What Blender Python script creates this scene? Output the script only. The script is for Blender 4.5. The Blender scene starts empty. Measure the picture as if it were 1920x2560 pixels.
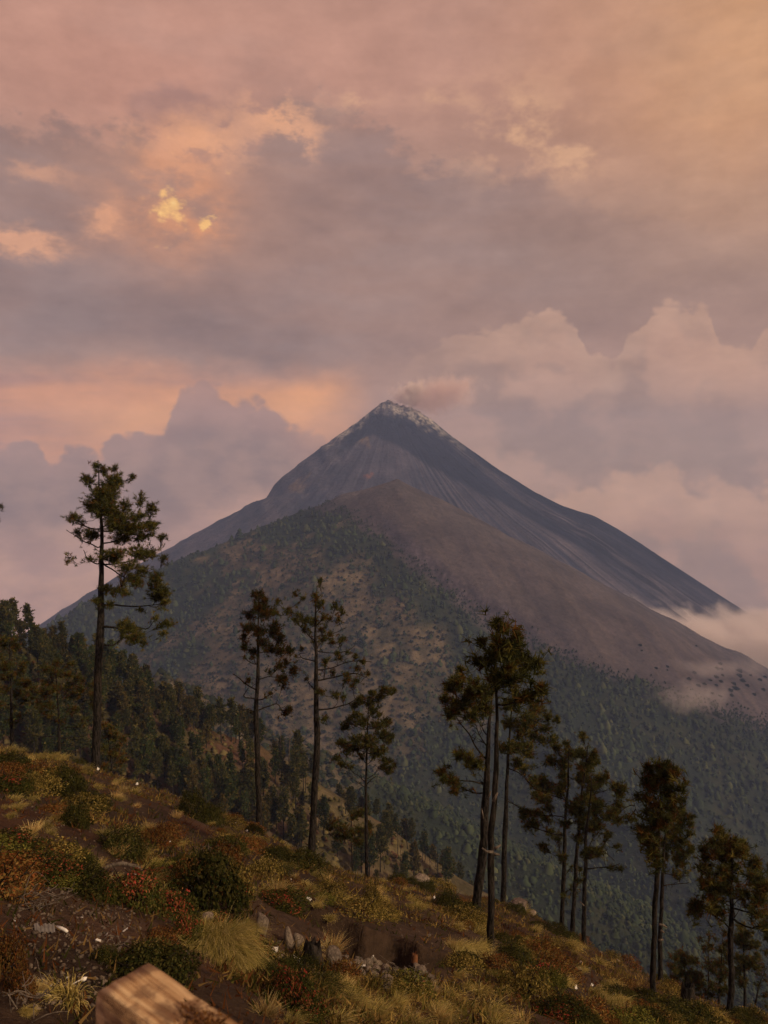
import bpy, math, random
import numpy as np
from mathutils import Vector

# ------------------------------------------------------------------ camera
scene = bpy.context.scene
COL = scene.collection
FPX = 2000.0                      # focal length in photograph pixels (1920 x 2560)
PITCH = math.atan(130 / 2000.0)   # camera tipped slightly down; horizon sits at row 1150
cam_d = bpy.data.cameras.new('camera')
cam_d.sensor_fit = 'VERTICAL'; cam_d.sensor_height = 36.0
cam_d.lens = 36.0 * FPX / 2560.0
cam_d.clip_start = 0.05; cam_d.clip_end = 60000
cam_d.dof.use_dof = True; cam_d.dof.focus_distance = 30.0; cam_d.dof.aperture_fstop = 7.0
cam = bpy.data.objects.new('camera', cam_d); COL.objects.link(cam)
cam.rotation_euler = (math.radians(90) - PITCH, 0, 0)
scene.camera = cam

# ------------------------------------------------------------------ render
scene.view_settings.view_transform = 'Standard'
scene.view_settings.look = 'None'
scene.view_settings.gamma = 1.0
scene.view_settings.exposure = 0.0
scene.view_settings.use_curve_mapping = False
cy = scene.cycles
cy.max_bounces = 4; cy.diffuse_bounces = 1; cy.glossy_bounces = 1
cy.transmission_bounces = 2; cy.transparent_max_bounces = 6; cy.volume_bounces = 3
cy.volume_step_rate = 1.0; cy.volume_max_steps = 96
cy.use_denoising = True
cy.use_adaptive_sampling = True; cy.adaptive_threshold = 0.025
cy.caustics_reflective = False; cy.caustics_refractive = False

def lin(r, g, b):
    f = lambda c: (c / 255.0 / 12.92) if c <= 10 else ((c / 255.0 + 0.055) / 1.055) ** 2.4
    return (f(r), f(g), f(b))

# ---- geometry of sight: a point of the place at distance Y along +y seen at (px, py)
CP, SP = math.cos(PITCH), math.sin(PITCH)
def ray(px, py):
    dx = (px - 960.0) / FPX; dv = (1280.0 - py) / FPX
    y = CP + SP * dv; z = -SP + CP * dv
    return dx / y, z / y
def P(px, py, Y):
    u, t = ray(px, py)
    return np.array((u * Y, Y, t * Y))
def azel(px, py):
    u, t = ray(px, py)
    return math.atan2(u, 1.0), math.atan2(t, math.hypot(u, 1.0))
def proj(x, y, z):
    d = y * CP - z * SP
    v = y * SP + z * CP
    return 960 + FPX * x / d, 1280 - FPX * v / d

# ------------------------------------------------------------------ node helper
class NG:
    def __init__(s, tree): s.t = tree; s.n = tree.nodes; s.l = tree.links
    def put(s, sock, v):
        if isinstance(v, bpy.types.NodeSocket): s.l.new(v, sock)
        elif isinstance(v, (tuple, list)):
            if len(sock.default_value) == 4 and len(v) == 3: v = tuple(v) + (1,)
            sock.default_value = v
        else: sock.default_value = v
    def m(s, op, a, b=None, c=None, clamp=False):
        n = s.n.new('ShaderNodeMath'); n.operation = op; n.use_clamp = clamp
        s.put(n.inputs[0], a)
        if b is not None: s.put(n.inputs[1], b)
        if c is not None: s.put(n.inputs[2], c)
        return n.outputs[0]
    def add(s, a, b): return s.m('ADD', a, b)
    def sub(s, a, b): return s.m('SUBTRACT', a, b)
    def mul(s, a, b): return s.m('MULTIPLY', a, b)
    def ss(s, e0, e1, x):
        n = s.n.new('ShaderNodeMapRange'); n.interpolation_type = 'SMOOTHSTEP'
        s.put(n.inputs[0], x); s.put(n.inputs[1], e0); s.put(n.inputs[2], e1)
        n.inputs[3].default_value = 0; n.inputs[4].default_value = 1
        return n.outputs[0]
    def lr(s, e0, e1, x, o0=0.0, o1=1.0):
        n = s.n.new('ShaderNodeMapRange'); s.put(n.inputs[0], x)
        n.inputs[1].default_value = e0; n.inputs[2].default_value = e1
        n.inputs[3].default_value = o0; n.inputs[4].default_value = o1
        return n.outputs[0]
    def mix(s, f, a, b, mode='MIX'):
        n = s.n.new('ShaderNodeMix'); n.data_type = 'RGBA'; n.blend_type = mode
        s.put(n.inputs[0], f); s.put(n.inputs[6], a); s.put(n.inputs[7], b)
        return n.outputs[2]
    def noise(s, vec, scale, detail=4.0, rough=0.5, dist=0.0, out=0, dim='3D'):
        n = s.n.new('ShaderNodeTexNoise'); n.noise_dimensions = dim
        if vec is not None: s.put(n.inputs['Vector'], vec)
        n.inputs['Scale'].default_value = scale; n.inputs['Detail'].default_value = detail
        n.inputs['Roughness'].default_value = rough; n.inputs['Distortion'].default_value = dist
        return n.outputs[out]
    def xyz(s, v):
        n = s.n.new('ShaderNodeSeparateXYZ'); s.put(n.inputs[0], v); return n.outputs
    def comb(s, x, y, z):
        n = s.n.new('ShaderNodeCombineXYZ'); s.put(n.inputs[0], x); s.put(n.inputs[1], y); s.put(n.inputs[2], z)
        return n.outputs[0]
    def mapping(s, v, scale=(1, 1, 1), loc=(0, 0, 0), rot=(0, 0, 0)):
        n = s.n.new('ShaderNodeMapping'); s.put(n.inputs[0], v)
        n.inputs['Scale'].default_value = scale; n.inputs['Location'].default_value = loc
        n.inputs['Rotation'].default_value = rot
        return n.outputs[0]
    def curve(s, x, pts, x0, x1, y0, y1):
        n = s.n.new('ShaderNodeFloatCurve'); c = n.mapping.curves[0]
        q = sorted(((p[0] - x0) / (x1 - x0), (p[1] - y0) / (y1 - y0)) for p in pts)
        c.points[0].location = q[0]; c.points[1].location = q[-1]
        for p in q[1:-1]: c.points.new(*p)
        for p in c.points: p.handle_type = 'AUTO_CLAMPED'
        n.mapping.extend = 'HORIZONTAL'
        n.mapping.update()
        s.put(n.inputs['Value'], s.lr(x0, x1, x))
        return s.lr(0, 1, n.outputs[0], y0, y1)

# ------------------------------------------------------------------ world: dusk overcast
SUN_AZ, SUN_EL = math.radians(122), math.radians(32)   # clockwise from the view direction
world = bpy.data.worlds.new('World'); scene.world = world; world.use_nodes = True
def build_world():
    t = world.node_tree; t.nodes.clear(); g = NG(t)
    tc = t.nodes.new('ShaderNodeTexCoord'); D = tc.outputs['Generated']
    x, y, z = g.xyz(D)[:3]
    az = g.m('ARCTAN2', x, y); el = g.m('ARCSINE', z)
    V = g.mapping(D, scale=(1, 1, 1.7))
    ve = g.comb(az, g.mul(el, 1.15), 0.0)
    def vor(sc, off=(0, 0, 0)):
        n = t.nodes.new('ShaderNodeTexVoronoi'); n.voronoi_dimensions = '2D'; n.inputs['Scale'].default_value = sc
        g.l.new(ve, n.inputs['Vector']); return n.outputs['Distance']
    # two displacement noises that fray every outline
    wn = g.noise(V, 7.0, 4.0, 0.58, out=1); wx, wy, wz = g.xyz(wn)[:3]
    azw = g.add(az, g.mul(g.sub(wx, 0.5), 0.10)); elw = g.add(el, g.mul(g.sub(wy, 0.5), 0.07))
    fn = g.noise(V, 38.0, 4.0, 0.62, out=1); fx, fy, fz = g.xyz(fn)[:3]
    azf = g.add(az, g.mul(g.sub(fx, 0.5), 0.05)); elf = g.add(el, g.mul(g.sub(fy, 0.5), 0.04))
    puff1 = g.sub(0.5, vor(26.0)); puff2 = g.sub(0.5, vor(70.0)); edge = g.add(g.mul(puff1, 0.022), g.add(g.mul(puff2, 0.010), g.mul(g.sub(fy, 0.5), 0.022)))
    azb = g.add(azw, g.mul(g.sub(fx, 0.5), 0.028)); elb = g.add(elw, g.mul(g.sub(fy, 0.5), 0.024))
    billow = g.noise(V, 16.0, 4.0, 0.58)
    broad = g.noise(g.mapping(D, scale=(1, 1, 2.4)), 3.2, 4.0, 0.55)
    streak = g.noise(g.mapping(D, scale=(1.0, 1.0, 5.0), loc=(3, 1, 2)), 4.0, 4.0, 0.55)
    def blob(px, py, rx, ry, A=None, E=None):
        a0, e0 = azel(px, py); A = azw if A is None else A; E = elw if E is None else E
        da = g.mul(g.sub(A, a0), FPX / rx); de = g.mul(g.sub(E, e0), FPX / ry)
        s2 = g.add(g.mul(da, da), g.mul(de, de))
        return g.m('EXPONENT', g.mul(s2, -1.0))
    def line(pts):                      # elevation of an outline as a function of bearing
        q = [azel(*p) for p in pts]
        return g.curve(az, q, -0.62, 0.62, -0.35, 0.75)
    E = lambda py: azel(960, py)[1]
    # 1 high overcast
    c = g.mix(g.ss(E(1150), E(650), elw), lin(182, 141, 128), lin(164, 134, 125))
    c = g.mix(g.ss(E(620), E(150), elw), c, lin(184, 141, 128))
    c = g.mix(g.mul(g.ss(0.02, 0.5, azw), g.ss(E(800), E(60), elw)), c, lin(196, 145, 118))
    c = g.mix(g.mul(blob(1980, 60, 330, 300), 0.55), c, lin(224, 168, 118))
    c = g.mix(g.mul(g.ss(0.35, -0.6, y), 0.7), c, lin(158, 142, 144))
    c = g.mix(g.mul(g.ss(0.66, 0.95, z), 0.6), c, lin(158, 142, 144))
    c = g.mix(g.mul(blob(380, 210, 520, 190), 0.75), c, lin(202, 149, 134))
    # 2 broken grey-mauve deck
    top = line([(-400, 280), (0, 285), (130, 300), (250, 345), (330, 320), (400, 400), (450, 440), (520, 430),
                (590, 400), (650, 340), (690, 260), (760, 250), (860, 300), (1000, 330), (1250, 430), (1500, 520), (1920, 640), (2300, 700)])
    up = g.ss(-0.008, 0.020, g.sub(g.add(top, g.mul(g.sub(wy, 0.5), 0.13)), g.add(el, g.mul(g.sub(fy, 0.5), -0.085))))
    lo = g.ss(E(960), E(840), g.add(el, g.mul(g.sub(wy, 0.5), 0.10)))
    deck = g.mul(g.mul(up, lo), g.ss(0.55, -0.15, azw))
    deckc = g.mix(g.ss(0.36, 0.66, broad), lin(138, 115, 114), lin(168, 133, 124))
    deckc = g.mix(g.mul(g.ss(0.42, 0.62, streak), 0.45), deckc, lin(146, 126, 127))
    c = g.mix(g.mul(deck, 0.9), c, deckc)
    veil = g.mul(g.ss(0.44, 0.66, broad), 0.35)
    c = g.mix(veil, c, g.mix(g.ss(0.0, 0.4, az), lin(158, 131, 126), lin(180, 144, 124)))
    # dark wisp in the pink gap
    w = g.mul(g.ss(0.25, 0.75, g.add(blob(440, 265, 90, 55, azb, elb), g.mul(g.sub(billow, 0.5), 0.9))), 0.62)
    c = g.mix(w, c, lin(158, 124, 122))
    # 3 lit edges of the gap and the sun holes
    lit = g.add(g.add(blob(500, 350, 105, 50, azf, elf), blob(690, 290, 80, 50, azf, elf)), g.mul(blob(770, 350, 36, 36, azf, elf), 0.6))
    lit = g.mul(lit, g.ss(0.45, 0.58, g.add(billow, g.mul(g.sub(fz, 0.5), 0.35))))
    c = g.mix(g.m('MINIMUM', g.mul(lit, 0.9), 0.85), c, lin(230, 170, 136))
    lit2 = g.add(g.add(blob(1290, 330, 105, 90, azf, elf), blob(1440, 380, 60, 50, azf, elf)), g.mul(blob(900, 245, 50, 24, azf, elf), 0.8))
    lit2 = g.add(lit2, g.mul(blob(1110, 245, 60, 26, azf, elf), 0.5))
    lit2 = g.mul(lit2, g.ss(0.42, 0.62, g.add(billow, g.mul(g.sub(fz, 0.5), 0.35))))
    c = g.mix(g.m('MINIMUM', g.mul(lit2, 0.8), 0.7), c, lin(218, 170, 138))
    l3 = g.add(blob(55, 605, 90, 26, azf, elf), g.add(blob(260, 555, 40, 26, azf, elf), g.mul(blob(80, 430, 90, 18, azf, elf), 0.45)))
    c = g.mix(g.m('MINIMUM', g.mul(g.mul(l3, g.ss(0.36, 0.6, billow)), 1.1), 0.8), c, lin(226, 166, 134))
    hn = g.add(g.mul(g.sub(fz, 0.5), 1.5), g.mul(puff2, 0.7))
    halo = g.add(blob(435, 500, 120, 110, azf, elf), g.mul(blob(510, 555, 50, 30, azf, elf), 0.8))
    c = g.mix(g.mul(g.m('MINIMUM', halo, 1.0), g.mul(g.ss(0.32, 0.62, billow), 0.75)), c, lin(232, 158, 112))
    c = g.mix(g.mul(blob(435, 510, 200, 140), 0.24), c, lin(228, 160, 124))
    hole = g.ss(0.35, 1.0, g.add(g.add(blob(432, 520, 42, 36, azf, elf), g.mul(blob(508, 556, 22, 16, azf, elf), 0.95)), hn))
    hole = g.mul(hole, g.ss(0.12, 0.4, halo))
    c = g.mix(g.mul(hole, 0.95), c, g.mix(g.ss(0.8, 1.5, g.add(blob(432, 520, 42, 36, azf, elf), hn)), lin(250, 196, 128), (1.05, 0.74, 0.34)))
    # 4 orange band low on the left
    band = g.mul(g.ss(E(1260), E(1130), elw), g.mul(g.ss(E(890), E(985), elw), g.ss(0.0, -0.10, azw)))
    bandc = g.mix(g.ss(0.36, 0.62, streak), lin(190, 138, 124), lin(220, 152, 116))
    bandc = g.mix(g.m('MINIMUM', g.add(g.mul(blob(760, 1010, 210, 80), 0.9), g.mul(blob(380, 1045, 180, 60), 0.9)), 1.0), bandc, lin(244, 170, 116))
    c = g.mix(g.mul(band, 0.9), c, bandc)
    # 5 left cumulus wall against the band
    cut = line([(-500, 1080), (-100, 1105), (0, 1118), (80, 1112), (135, 1155), (170, 1124), (250, 1128), (290, 1090), (335, 1094),
                (400, 1078), (425, 1035), (440, 1020), (452, 985), (490, 962), (540, 968), (580, 985), (620, 1000), (650, 1000), (680, 1022),
                (720, 1060), (770, 1080), (830, 1120), (900, 1170), (1000, 1260), (2200, 1400)])
    h = g.sub(g.add(cut, g.add(edge, g.mul(g.sub(fz, 0.5), 0.010))), el)
    cm = g.ss(-0.004, 0.009, h)
    cm = g.mul(cm, g.ss(0.0, -0.13, g.add(az, g.mul(g.sub(wx, 0.5), 0.08))))
    cc = g.mix(g.ss(0.35, 0.65, g.add(billow, g.mul(puff1, 0.35))), lin(146, 118, 115), lin(164, 130, 122))
    cc = g.mix(g.mul(g.ss(0.05, 0.0, h), 0.3), cc, lin(172, 130, 124))
    cc = g.mix(g.ss(E(1130), E(1000), elw), cc, lin(176, 136, 127))
    c = g.mix(g.mul(cm, 0.92), c, cc)
    # 6 paler cloud below it, down past the horizon
    low = g.ss(0.018, -0.03, g.sub(el, g.add(line([(-500, 1300), (0, 1330), (200, 1290), (400, 1300), (560, 1240), (760, 1190), (960, 1160),
          (1200, 1260), (1500, 1200), (1920, 1260), (2300, 1250)]), g.mul(g.sub(wy, 0.5), 0.09))))
    lowc = g.mix(g.ss(0.35, 0.65, billow), lin(190, 148, 138), lin(204, 158, 140))
    lowc = g.mix(g.ss(0.0, 0.35, az), lowc, lin(188, 148, 132))
    c = g.mix(g.mul(low, 0.85), c, lowc)
    # 7 right cumulus towers: upper and lower heads
    rt = line([(-500, 1300), (700, 1200), (900, 1010), (1010, 905), (1120, 850), (1230, 815), (1290, 806), (1340, 790), (1385, 782), (1425, 800),
               (1450, 838), (1478, 884), (1510, 900), (1535, 912), (1560, 868), (1600, 812), (1640, 768), (1690, 748), (1745, 746),
               (1778, 772), (1795, 850), (1840, 858), (1885, 852), (1925, 812), (2000, 780), (2300, 800)])
    hr = g.sub(g.add(rt, g.add(edge, g.mul(g.sub(wy, 0.5), 0.02))), el)
    rm = g.mul(g.ss(-0.002, 0.007, hr), g.ss(-0.02, 0.17, az))
    b2 = g.noise(g.mapping(D, scale=(1, 1, 1.2), loc=(5, 2, 1)), 11.0, 3.0, 0.5)
    b2o = g.noise(g.mapping(D, scale=(1, 1, 1.2), loc=(5 - 0.030, 2, 1 - 0.030)), 11.0, 3.0, 0.5)
    shade = g.ss(-0.10, 0.10, g.add(g.sub(b2, b2o), g.add(g.mul(puff1, 0.10), g.mul(puff2, 0.07))))
    rc = g.mix(shade, lin(164, 133, 123), lin(190, 150, 134))
    rc = g.mix(g.mul(blob(1690, 1110, 260, 110), 0.8), rc, lin(160, 132, 122))
    rc = g.mix(g.mul(g.ss(0.06, 0.004, hr), 0.55), rc, lin(196, 158, 140))
    rc = g.mix(g.mul(blob(1840, 900, 150, 130), 0.5), rc, lin(206, 158, 134))
    c = g.mix(g.mul(rm, 0.85), c, rc)
    r2 = line([(-500, 1600), (1150, 1420), (1350, 1270), (1440, 1230), (1520, 1200), (1610, 1178), (1690, 1182), (1720, 1215), (1760, 1222), (1800, 1200),
               (1850, 1206), (1885, 1235), (1920, 1222), (2100, 1190), (2300, 1230)])
    h2 = g.sub(g.add(r2, g.add(edge, g.mul(g.sub(wy, 0.5), 0.02))), el)
    m2 = g.mul(g.ss(-0.006, 0.012, h2), g.ss(0.06, 0.22, az))
    k2 = g.mix(g.ss(0.012, 0.09, h2), lin(208, 162, 138), g.mix(shade, lin(166, 134, 124), lin(188, 146, 130)))
    c = g.mix(g.mul(m2, 0.8), c, k2)
    # clear-sky light that filters through the deck
    sky = t.nodes.new('ShaderNodeTexSky'); sky.sky_type = 'NISHITA'; sky.sun_disc = False
    sky.sun_elevation = SUN_EL; sky.sun_rotation = SUN_AZ; sky.altitude = 3500
    tex = g.add(g.mul(g.sub(billow, 0.5), 0.34), g.add(g.mul(g.sub(fz, 0.5), 0.22), g.mul(g.sub(streak, 0.5), 0.42)))
    c = g.mix(1.0, c, g.comb(g.add(1.01, tex), g.add(0.98, tex), g.add(0.90, g.mul(tex, 0.9))), 'MULTIPLY')
    c = g.mix(0.003, c, sky.outputs[0], 'ADD')
    bg = t.nodes.new('ShaderNodeBackground'); g.put(bg.inputs[0], c); bg.inputs[1].default_value = 1.0
    out = t.nodes.new('ShaderNodeOutputWorld'); g.l.new(bg.outputs[0], out.inputs[0])
build_world()
world.cycles.sampling_method = 'MANUAL'; world.cycles.sample_map_resolution = 256

sun_d = bpy.data.lights.new('sun', 'SUN'); sun_d.energy = 3.0; sun_d.angle = math.radians(7)
sun_d.color = (1.0, 0.77, 0.49)
sun = bpy.data.objects.new('sun', sun_d); COL.objects.link(sun)
sv = Vector((math.sin(SUN_AZ) * math.cos(SUN_EL), math.cos(SUN_AZ) * math.cos(SUN_EL), math.sin(SUN_EL)))
sun.rotation_euler = (-sv).to_track_quat('-Z', 'Y').to_euler()

# ------------------------------------------------------------------ generic helpers
RNG = np.random.default_rng(7)
def hash2(ix, iy, seed):
    h = (ix.astype(np.int64) * 374761393 + iy.astype(np.int64) * 668265263 + seed * 1442695041) & 0xffffffff
    h = ((h ^ (h >> 13)) * 1274126177) & 0xffffffff
    return ((h ^ (h >> 16)) & 0xffffff) / float(0xffffff)
def vn(x, y, seed=0):
    ix = np.floor(x); iy = np.floor(y); fx = x - ix; fy = y - iy
    fx = fx * fx * (3 - 2 * fx); fy = fy * fy * (3 - 2 * fy)
    a = hash2(ix, iy, seed); b = hash2(ix + 1, iy, seed); c = hash2(ix, iy + 1, seed); d = hash2(ix + 1, iy + 1, seed)
    return (a + (b - a) * fx) * (1 - fy) + (c + (d - c) * fx) * fy
def fbm(x, y, seed=0, oct=4, gain=0.5):
    x = np.asarray(x, float); y = np.asarray(y, float)
    s = 0; a = 1.0; n = 0
    for i in range(oct):
        s = s + a * (vn(x, y, seed + i * 17) - 0.5); n += a; a *= gain; x = x * 2.03 + 5.1; y = y * 2.03 + 9.7
    return s / n * 2
def sstep(a, b, x):
    t = np.clip((x - a) / (b - a), 0, 1); return t * t * (3 - 2 * t)

def mk_mesh(name, verts, faces, col=None, smooth=False):
    verts = np.asarray(verts, np.float32); faces = np.asarray(faces, np.int32)
    me = bpy.data.meshes.new(name); k = faces.shape[1]
    me.vertices.add(len(verts)); me.vertices.foreach_set('co', verts.ravel())
    me.loops.add(faces.size); me.loops.foreach_set('vertex_index', faces.ravel())
    me.polygons.add(len(faces)); me.polygons.foreach_set('loop_start', np.arange(0, faces.size, k, dtype=np.int32))
    if smooth: me.polygons.foreach_set('use_smooth', np.ones(len(faces), bool))
    me.update(calc_edges=True)
    if col is not None:
        a = me.color_attributes.new('col', 'FLOAT_COLOR', 'POINT')
        c4 = np.ones((len(verts), 4), np.float32); c4[:, :3] = col; a.data.foreach_set('color', c4.ravel())
    return me
def obj(name, me, mat=None, parent=None, loc=None):
    o = bpy.data.objects.new(name, me); COL.objects.link(o)
    if me is not None and mat is not None and len(me.materials) == 0: me.materials.append(mat)
    if parent is not None: o.parent = parent
    if loc is not None: o.location = loc
    return o
def tag(o, label=None, cat=None, group=None, kind=None):
    if label: o['label'] = label
    if cat: o['category'] = cat
    if group: o['group'] = group
    if kind: o['kind'] = kind
    return o

class MB:                                  # triangle collector
    def __init__(s): s.v = []; s.f = []; s.c = []; s.n = 0
    def add(s, v, f, c=None):
        v = np.asarray(v, float).reshape(-1, 3); f = np.asarray(f, int).reshape(-1, 3)
        s.v.append(v); s.f.append(f + s.n); s.n += len(v)
        if c is None: c = (0.5, 0.5, 0.5)
        c = np.asarray(c, float)
        s.c.append(np.broadcast_to(c, (len(v), 3)) if c.ndim == 1 else c)
    def tube(s, path, rad, sides=6, c=None, cap=True):
        path = np.asarray(path, float); rad = np.broadcast_to(np.asarray(rad, float), (len(path),))
        tg = np.gradient(path, axis=0); tg /= np.linalg.norm(tg, axis=1)[:, None] + 1e-9
        ref = np.array((0.0, 1.0, 0.0)) if abs(tg[:, 1]).max() < 0.8 else np.array((1.0, 0.0, 0.0))
        a = np.cross(tg, ref); a /= np.linalg.norm(a, axis=1)[:, None] + 1e-9
        b = np.cross(tg, a); n = len(path)
        th = np.arange(sides) / sides * 2 * math.pi
        v = (path[:, None] + rad[:, None, None] * (np.cos(th)[None, :, None] * a[:, None] + np.sin(th)[None, :, None] * b[:, None])).reshape(-1, 3)
        i = np.arange(n - 1)[:, None] * sides; j = np.arange(sides)[None]; k = (j + 1) % sides
        q = np.stack([i + j, i + k, i + sides + k, i + sides + j], -1).reshape(-1, 4)
        f = np.concatenate([q[:, [0, 1, 2]], q[:, [0, 2, 3]]])
        if cap:
            v = np.concatenate([v, path[[0, -1]]]); e = n * sides
            cf = [(e, int(k_), int(j_)) for j_, k_ in zip(j[0], k[0])] + [(e + 1, (n - 1) * sides + int(j_), (n - 1) * sides + int(k_)) for j_, k_ in zip(j[0], k[0])]
            f = np.concatenate([f, np.array(cf)])
        s.add(v, f, c)
    def mesh(s, name, smooth=False, origin=None):
        v = np.concatenate(s.v)
        if origin is not None: v = v - np.asarray(origin)
        return mk_mesh(name, v, np.concatenate(s.f), np.concatenate(s.c), smooth)

def rand_dirs(n, rng):
    d = rng.normal(size=(n, 3)); return d / (np.linalg.norm(d, axis=1)[:, None] + 1e-9)
def needle_tufts(mb, pts, axes, size, cols, n, rng, w=0.085, spread=0.75):
    """brush-like bunches of needles: n thin triangles each"""
    T = len(pts); pts = np.repeat(pts, n, 0); ax = np.repeat(axes, n, 0); sz = np.repeat(size, n)[:, None]; cc = np.repeat(cols, n, 0)
    d = ax * (1 - spread * 0.6) + rand_dirs(T * n, rng) * spread; d /= np.linalg.norm(d, axis=1)[:, None] + 1e-9
    base = pts - ax * sz * rng.uniform(0.0, 0.45, (T * n, 1))
    pr = np.cross(d, rand_dirs(T * n, rng)); pr /= np.linalg.norm(pr, axis=1)[:, None] + 1e-9
    L = sz * rng.uniform(0.65, 1.1, (T * n, 1)) * 0.62
    v = np.stack([base - pr * sz * w * 0.5, base + pr * sz * w * 0.5, base + d * L], 1).reshape(-1, 3)
    c = np.repeat(cc * rng.uniform(0.75, 1.3, (T * n, 1)), 3, 0)
    mb.add(v, np.arange(T * n * 3).reshape(-1, 3), c)

# ------------------------------------------------------------------ materials
def mat_new(name):
    m = bpy.data.materials.new(name); m.use_nodes = True; m.node_tree.nodes.clear()
    g = NG(m.node_tree); out = g.n.new('ShaderNodeOutputMaterial'); return m, g, out
def attr(g, name='col'):
    n = g.n.new('ShaderNodeAttribute'); n.attribute_name = name; return n.outputs['Color']
def obj_random(g):
    return g.n.new('ShaderNodeObjectInfo').outputs['Random']
def bsdf(g, out, color, rough=0.9, normal=None, spec=0.2):
    b = g.n.new('ShaderNodeBsdfPrincipled'); g.put(b.inputs['Base Color'], color); b.inputs['Roughness'].default_value = rough
    b.inputs['Specular IOR Level'].default_value = spec
    if normal is not None: g.put(b.inputs['Normal'], normal)
    g.l.new(b.outputs[0], out.inputs[0]); return b
def bump(g, h, dist, strength=1.0):
    n = g.n.new('ShaderNodeBump'); n.inputs['Strength'].default_value = strength; n.inputs['Distance'].default_value = dist
    g.put(n.inputs['Height'], h); return n.outputs[0]
def coords(g, which='Object'):
    return g.n.new('ShaderNodeTexCoord').outputs[which]

def leaf_material(name, trans=0.25, vary=0.35, rough=0.75):
    m, g, out = mat_new(name)
    r = obj_random(g)
    c = g.mix(1.0, attr(g), g.mix(r, (1 - vary, 1 - vary, 1 - vary), (1 + vary, 1 + vary * 0.9, 1 + vary * 0.7)), 'MULTIPLY')
    d = g.n.new('ShaderNodeBsdfDiffuse'); g.put(d.inputs[0], c)
    tr = g.n.new('ShaderNodeBsdfTranslucent'); g.put(tr.inputs[0], c)
    mx = g.n.new('ShaderNodeMixShader'); mx.inputs[0].default_value = trans
    g.l.new(d.outputs[0], mx.inputs[1]); g.l.new(tr.outputs[0], mx.inputs[2]); g.l.new(mx.outputs[0], out.inputs[0])
    return m
M = {}
M['needle'] = leaf_material('pine_needles', 0.18, 0.2)
M['leaf'] = leaf_material('shrub_leaves', 0.22, 0.3)
M['grass'] = leaf_material('bunch_grass_blades', 0.3, 0.28)
M['far_leaf'] = leaf_material('forest_foliage', 0.0, 0.05)
def _bark():
    m, g, out = mat_new('pine_bark'); v = coords(g)
    n1 = g.noise(g.mapping(v, scale=(1, 1, 0.28)), 16.0, 5.0, 0.65); n2 = g.noise(v, 2.0, 3.0, 0.5)
    c = g.mix(g.ss(0.38, 0.66, n1), (0.007, 0.006, 0.005), (0.040, 0.032, 0.027))
    c = g.mix(g.mul(g.ss(0.55, 0.75, n2), 0.5), c, (0.05, 0.033, 0.023))
    bsdf(g, out, c, 0.95, bump(g, n1, 0.06, 1.0), 0.1); return m
M['bark'] = _bark()
def _deadwood():
    m, g, out = mat_new('weathered_wood'); v = coords(g)
    n1 = g.noise(g.mapping(v, scale=(6, 6, 0.8)), 6.0, 5.0, 0.6)
    bsdf(g, out, g.mix(g.ss(0.3, 0.7, n1), (0.06, 0.045, 0.034), (0.17, 0.135, 0.11)), 0.9, bump(g, n1, 0.02), 0.1); return m
M['deadwood'] = _deadwood()
def _soil():
    m, g, out = mat_new('volcanic_soil'); v = coords(g)
    n1 = g.noise(v, 0.55, 5.0, 0.6); n2 = g.noise(v, 5.0, 6.0, 0.65); n3 = g.noise(v, 28.0, 4.0, 0.7)
    c = g.mix(g.ss(0.35, 0.65, n1), (0.034, 0.021, 0.014), (0.066, 0.040, 0.026))
    c = g.mix(g.mul(g.ss(0.45, 0.7, n2), 0.7), c, (0.016, 0.010, 0.008))
    c = g.mix(g.mul(g.ss(0.60, 0.74, n3), 0.55), c, (0.15, 0.11, 0.085))
    c = g.mix(1.0, c, attr(g), 'MULTIPLY')
    h = g.add(g.mul(n2, 0.7), g.mul(n3, 0.35))
    bsdf(g, out, c, 0.97, bump(g, h, 0.10, 1.0), 0.1); return m
M['soil'] = _soil()
def _slope(name, scale_s, bumpd, fine):
    m, g, out = mat_new(name); v = coords(g)
    n1 = g.noise(v, scale_s, 6.0, 0.65); n2 = g.noise(v, fine, 4.0, 0.7)
    c = g.mix(1.0, attr(g), g.mix(g.ss(0.3, 0.7, n1), (0.72, 0.72, 0.74), (1.25, 1.22, 1.2)), 'MULTIPLY')
    c = g.mix(1.0, c, g.mix(g.ss(0.3, 0.7, n2), (0.78, 0.78, 0.78), (1.2, 1.2, 1.2)), 'MULTIPLY')
    bsdf(g, out, c, 0.97, bump(g, g.add(g.mul(n1, 0.7), g.mul(n2, 0.4)), bumpd, 0.8), 0.05); return m
M['far_slope'] = _slope('ash_and_grass_slope', 0.012, 9.0, 0.12)
M['volcano'] = _slope('volcano_ash', 0.010, 16.0, 0.07)
M['mid_slope'] = _slope('dry_ridge_ground', 0.08, 1.6, 0.7)
def _rock():
    m, g, out = mat_new('pumice_rock'); v = coords(g); r = obj_random(g)
    n1 = g.noise(v, 6.0, 6.0, 0.7); n2 = g.noise(v, 30.0, 4.0, 0.7)
    c = g.mix(g.ss(0.3, 0.7, n1), (0.11, 0.09, 0.078), (0.36, 0.30, 0.25))
    c = g.mix(1.0, c, g.mix(r, (0.55, 0.52, 0.5), (1.3, 1.2, 1.1)), 'MULTIPLY')
    bsdf(g, out, c, 0.95, bump(g, g.add(n1, g.mul(n2, 0.4)), 0.05), 0.15); return m
M['rock'] = _rock()
def _flat(name, col, rough=0.8, spec=0.3, var=0.25):
    m, g, out = mat_new(name); n = g.noise(coords(g), 9.0, 4.0, 0.6)
    k = g.mix(g.ss(0.3, 0.7, n), tuple(c * (1 - var) for c in col), tuple(min(1, c * (1 + var)) for c in col))
    bsdf(g, out, k, rough, None, spec); return m
M['litter'] = _flat('white_litter', (0.62, 0.58, 0.54), 0.7)
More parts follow.
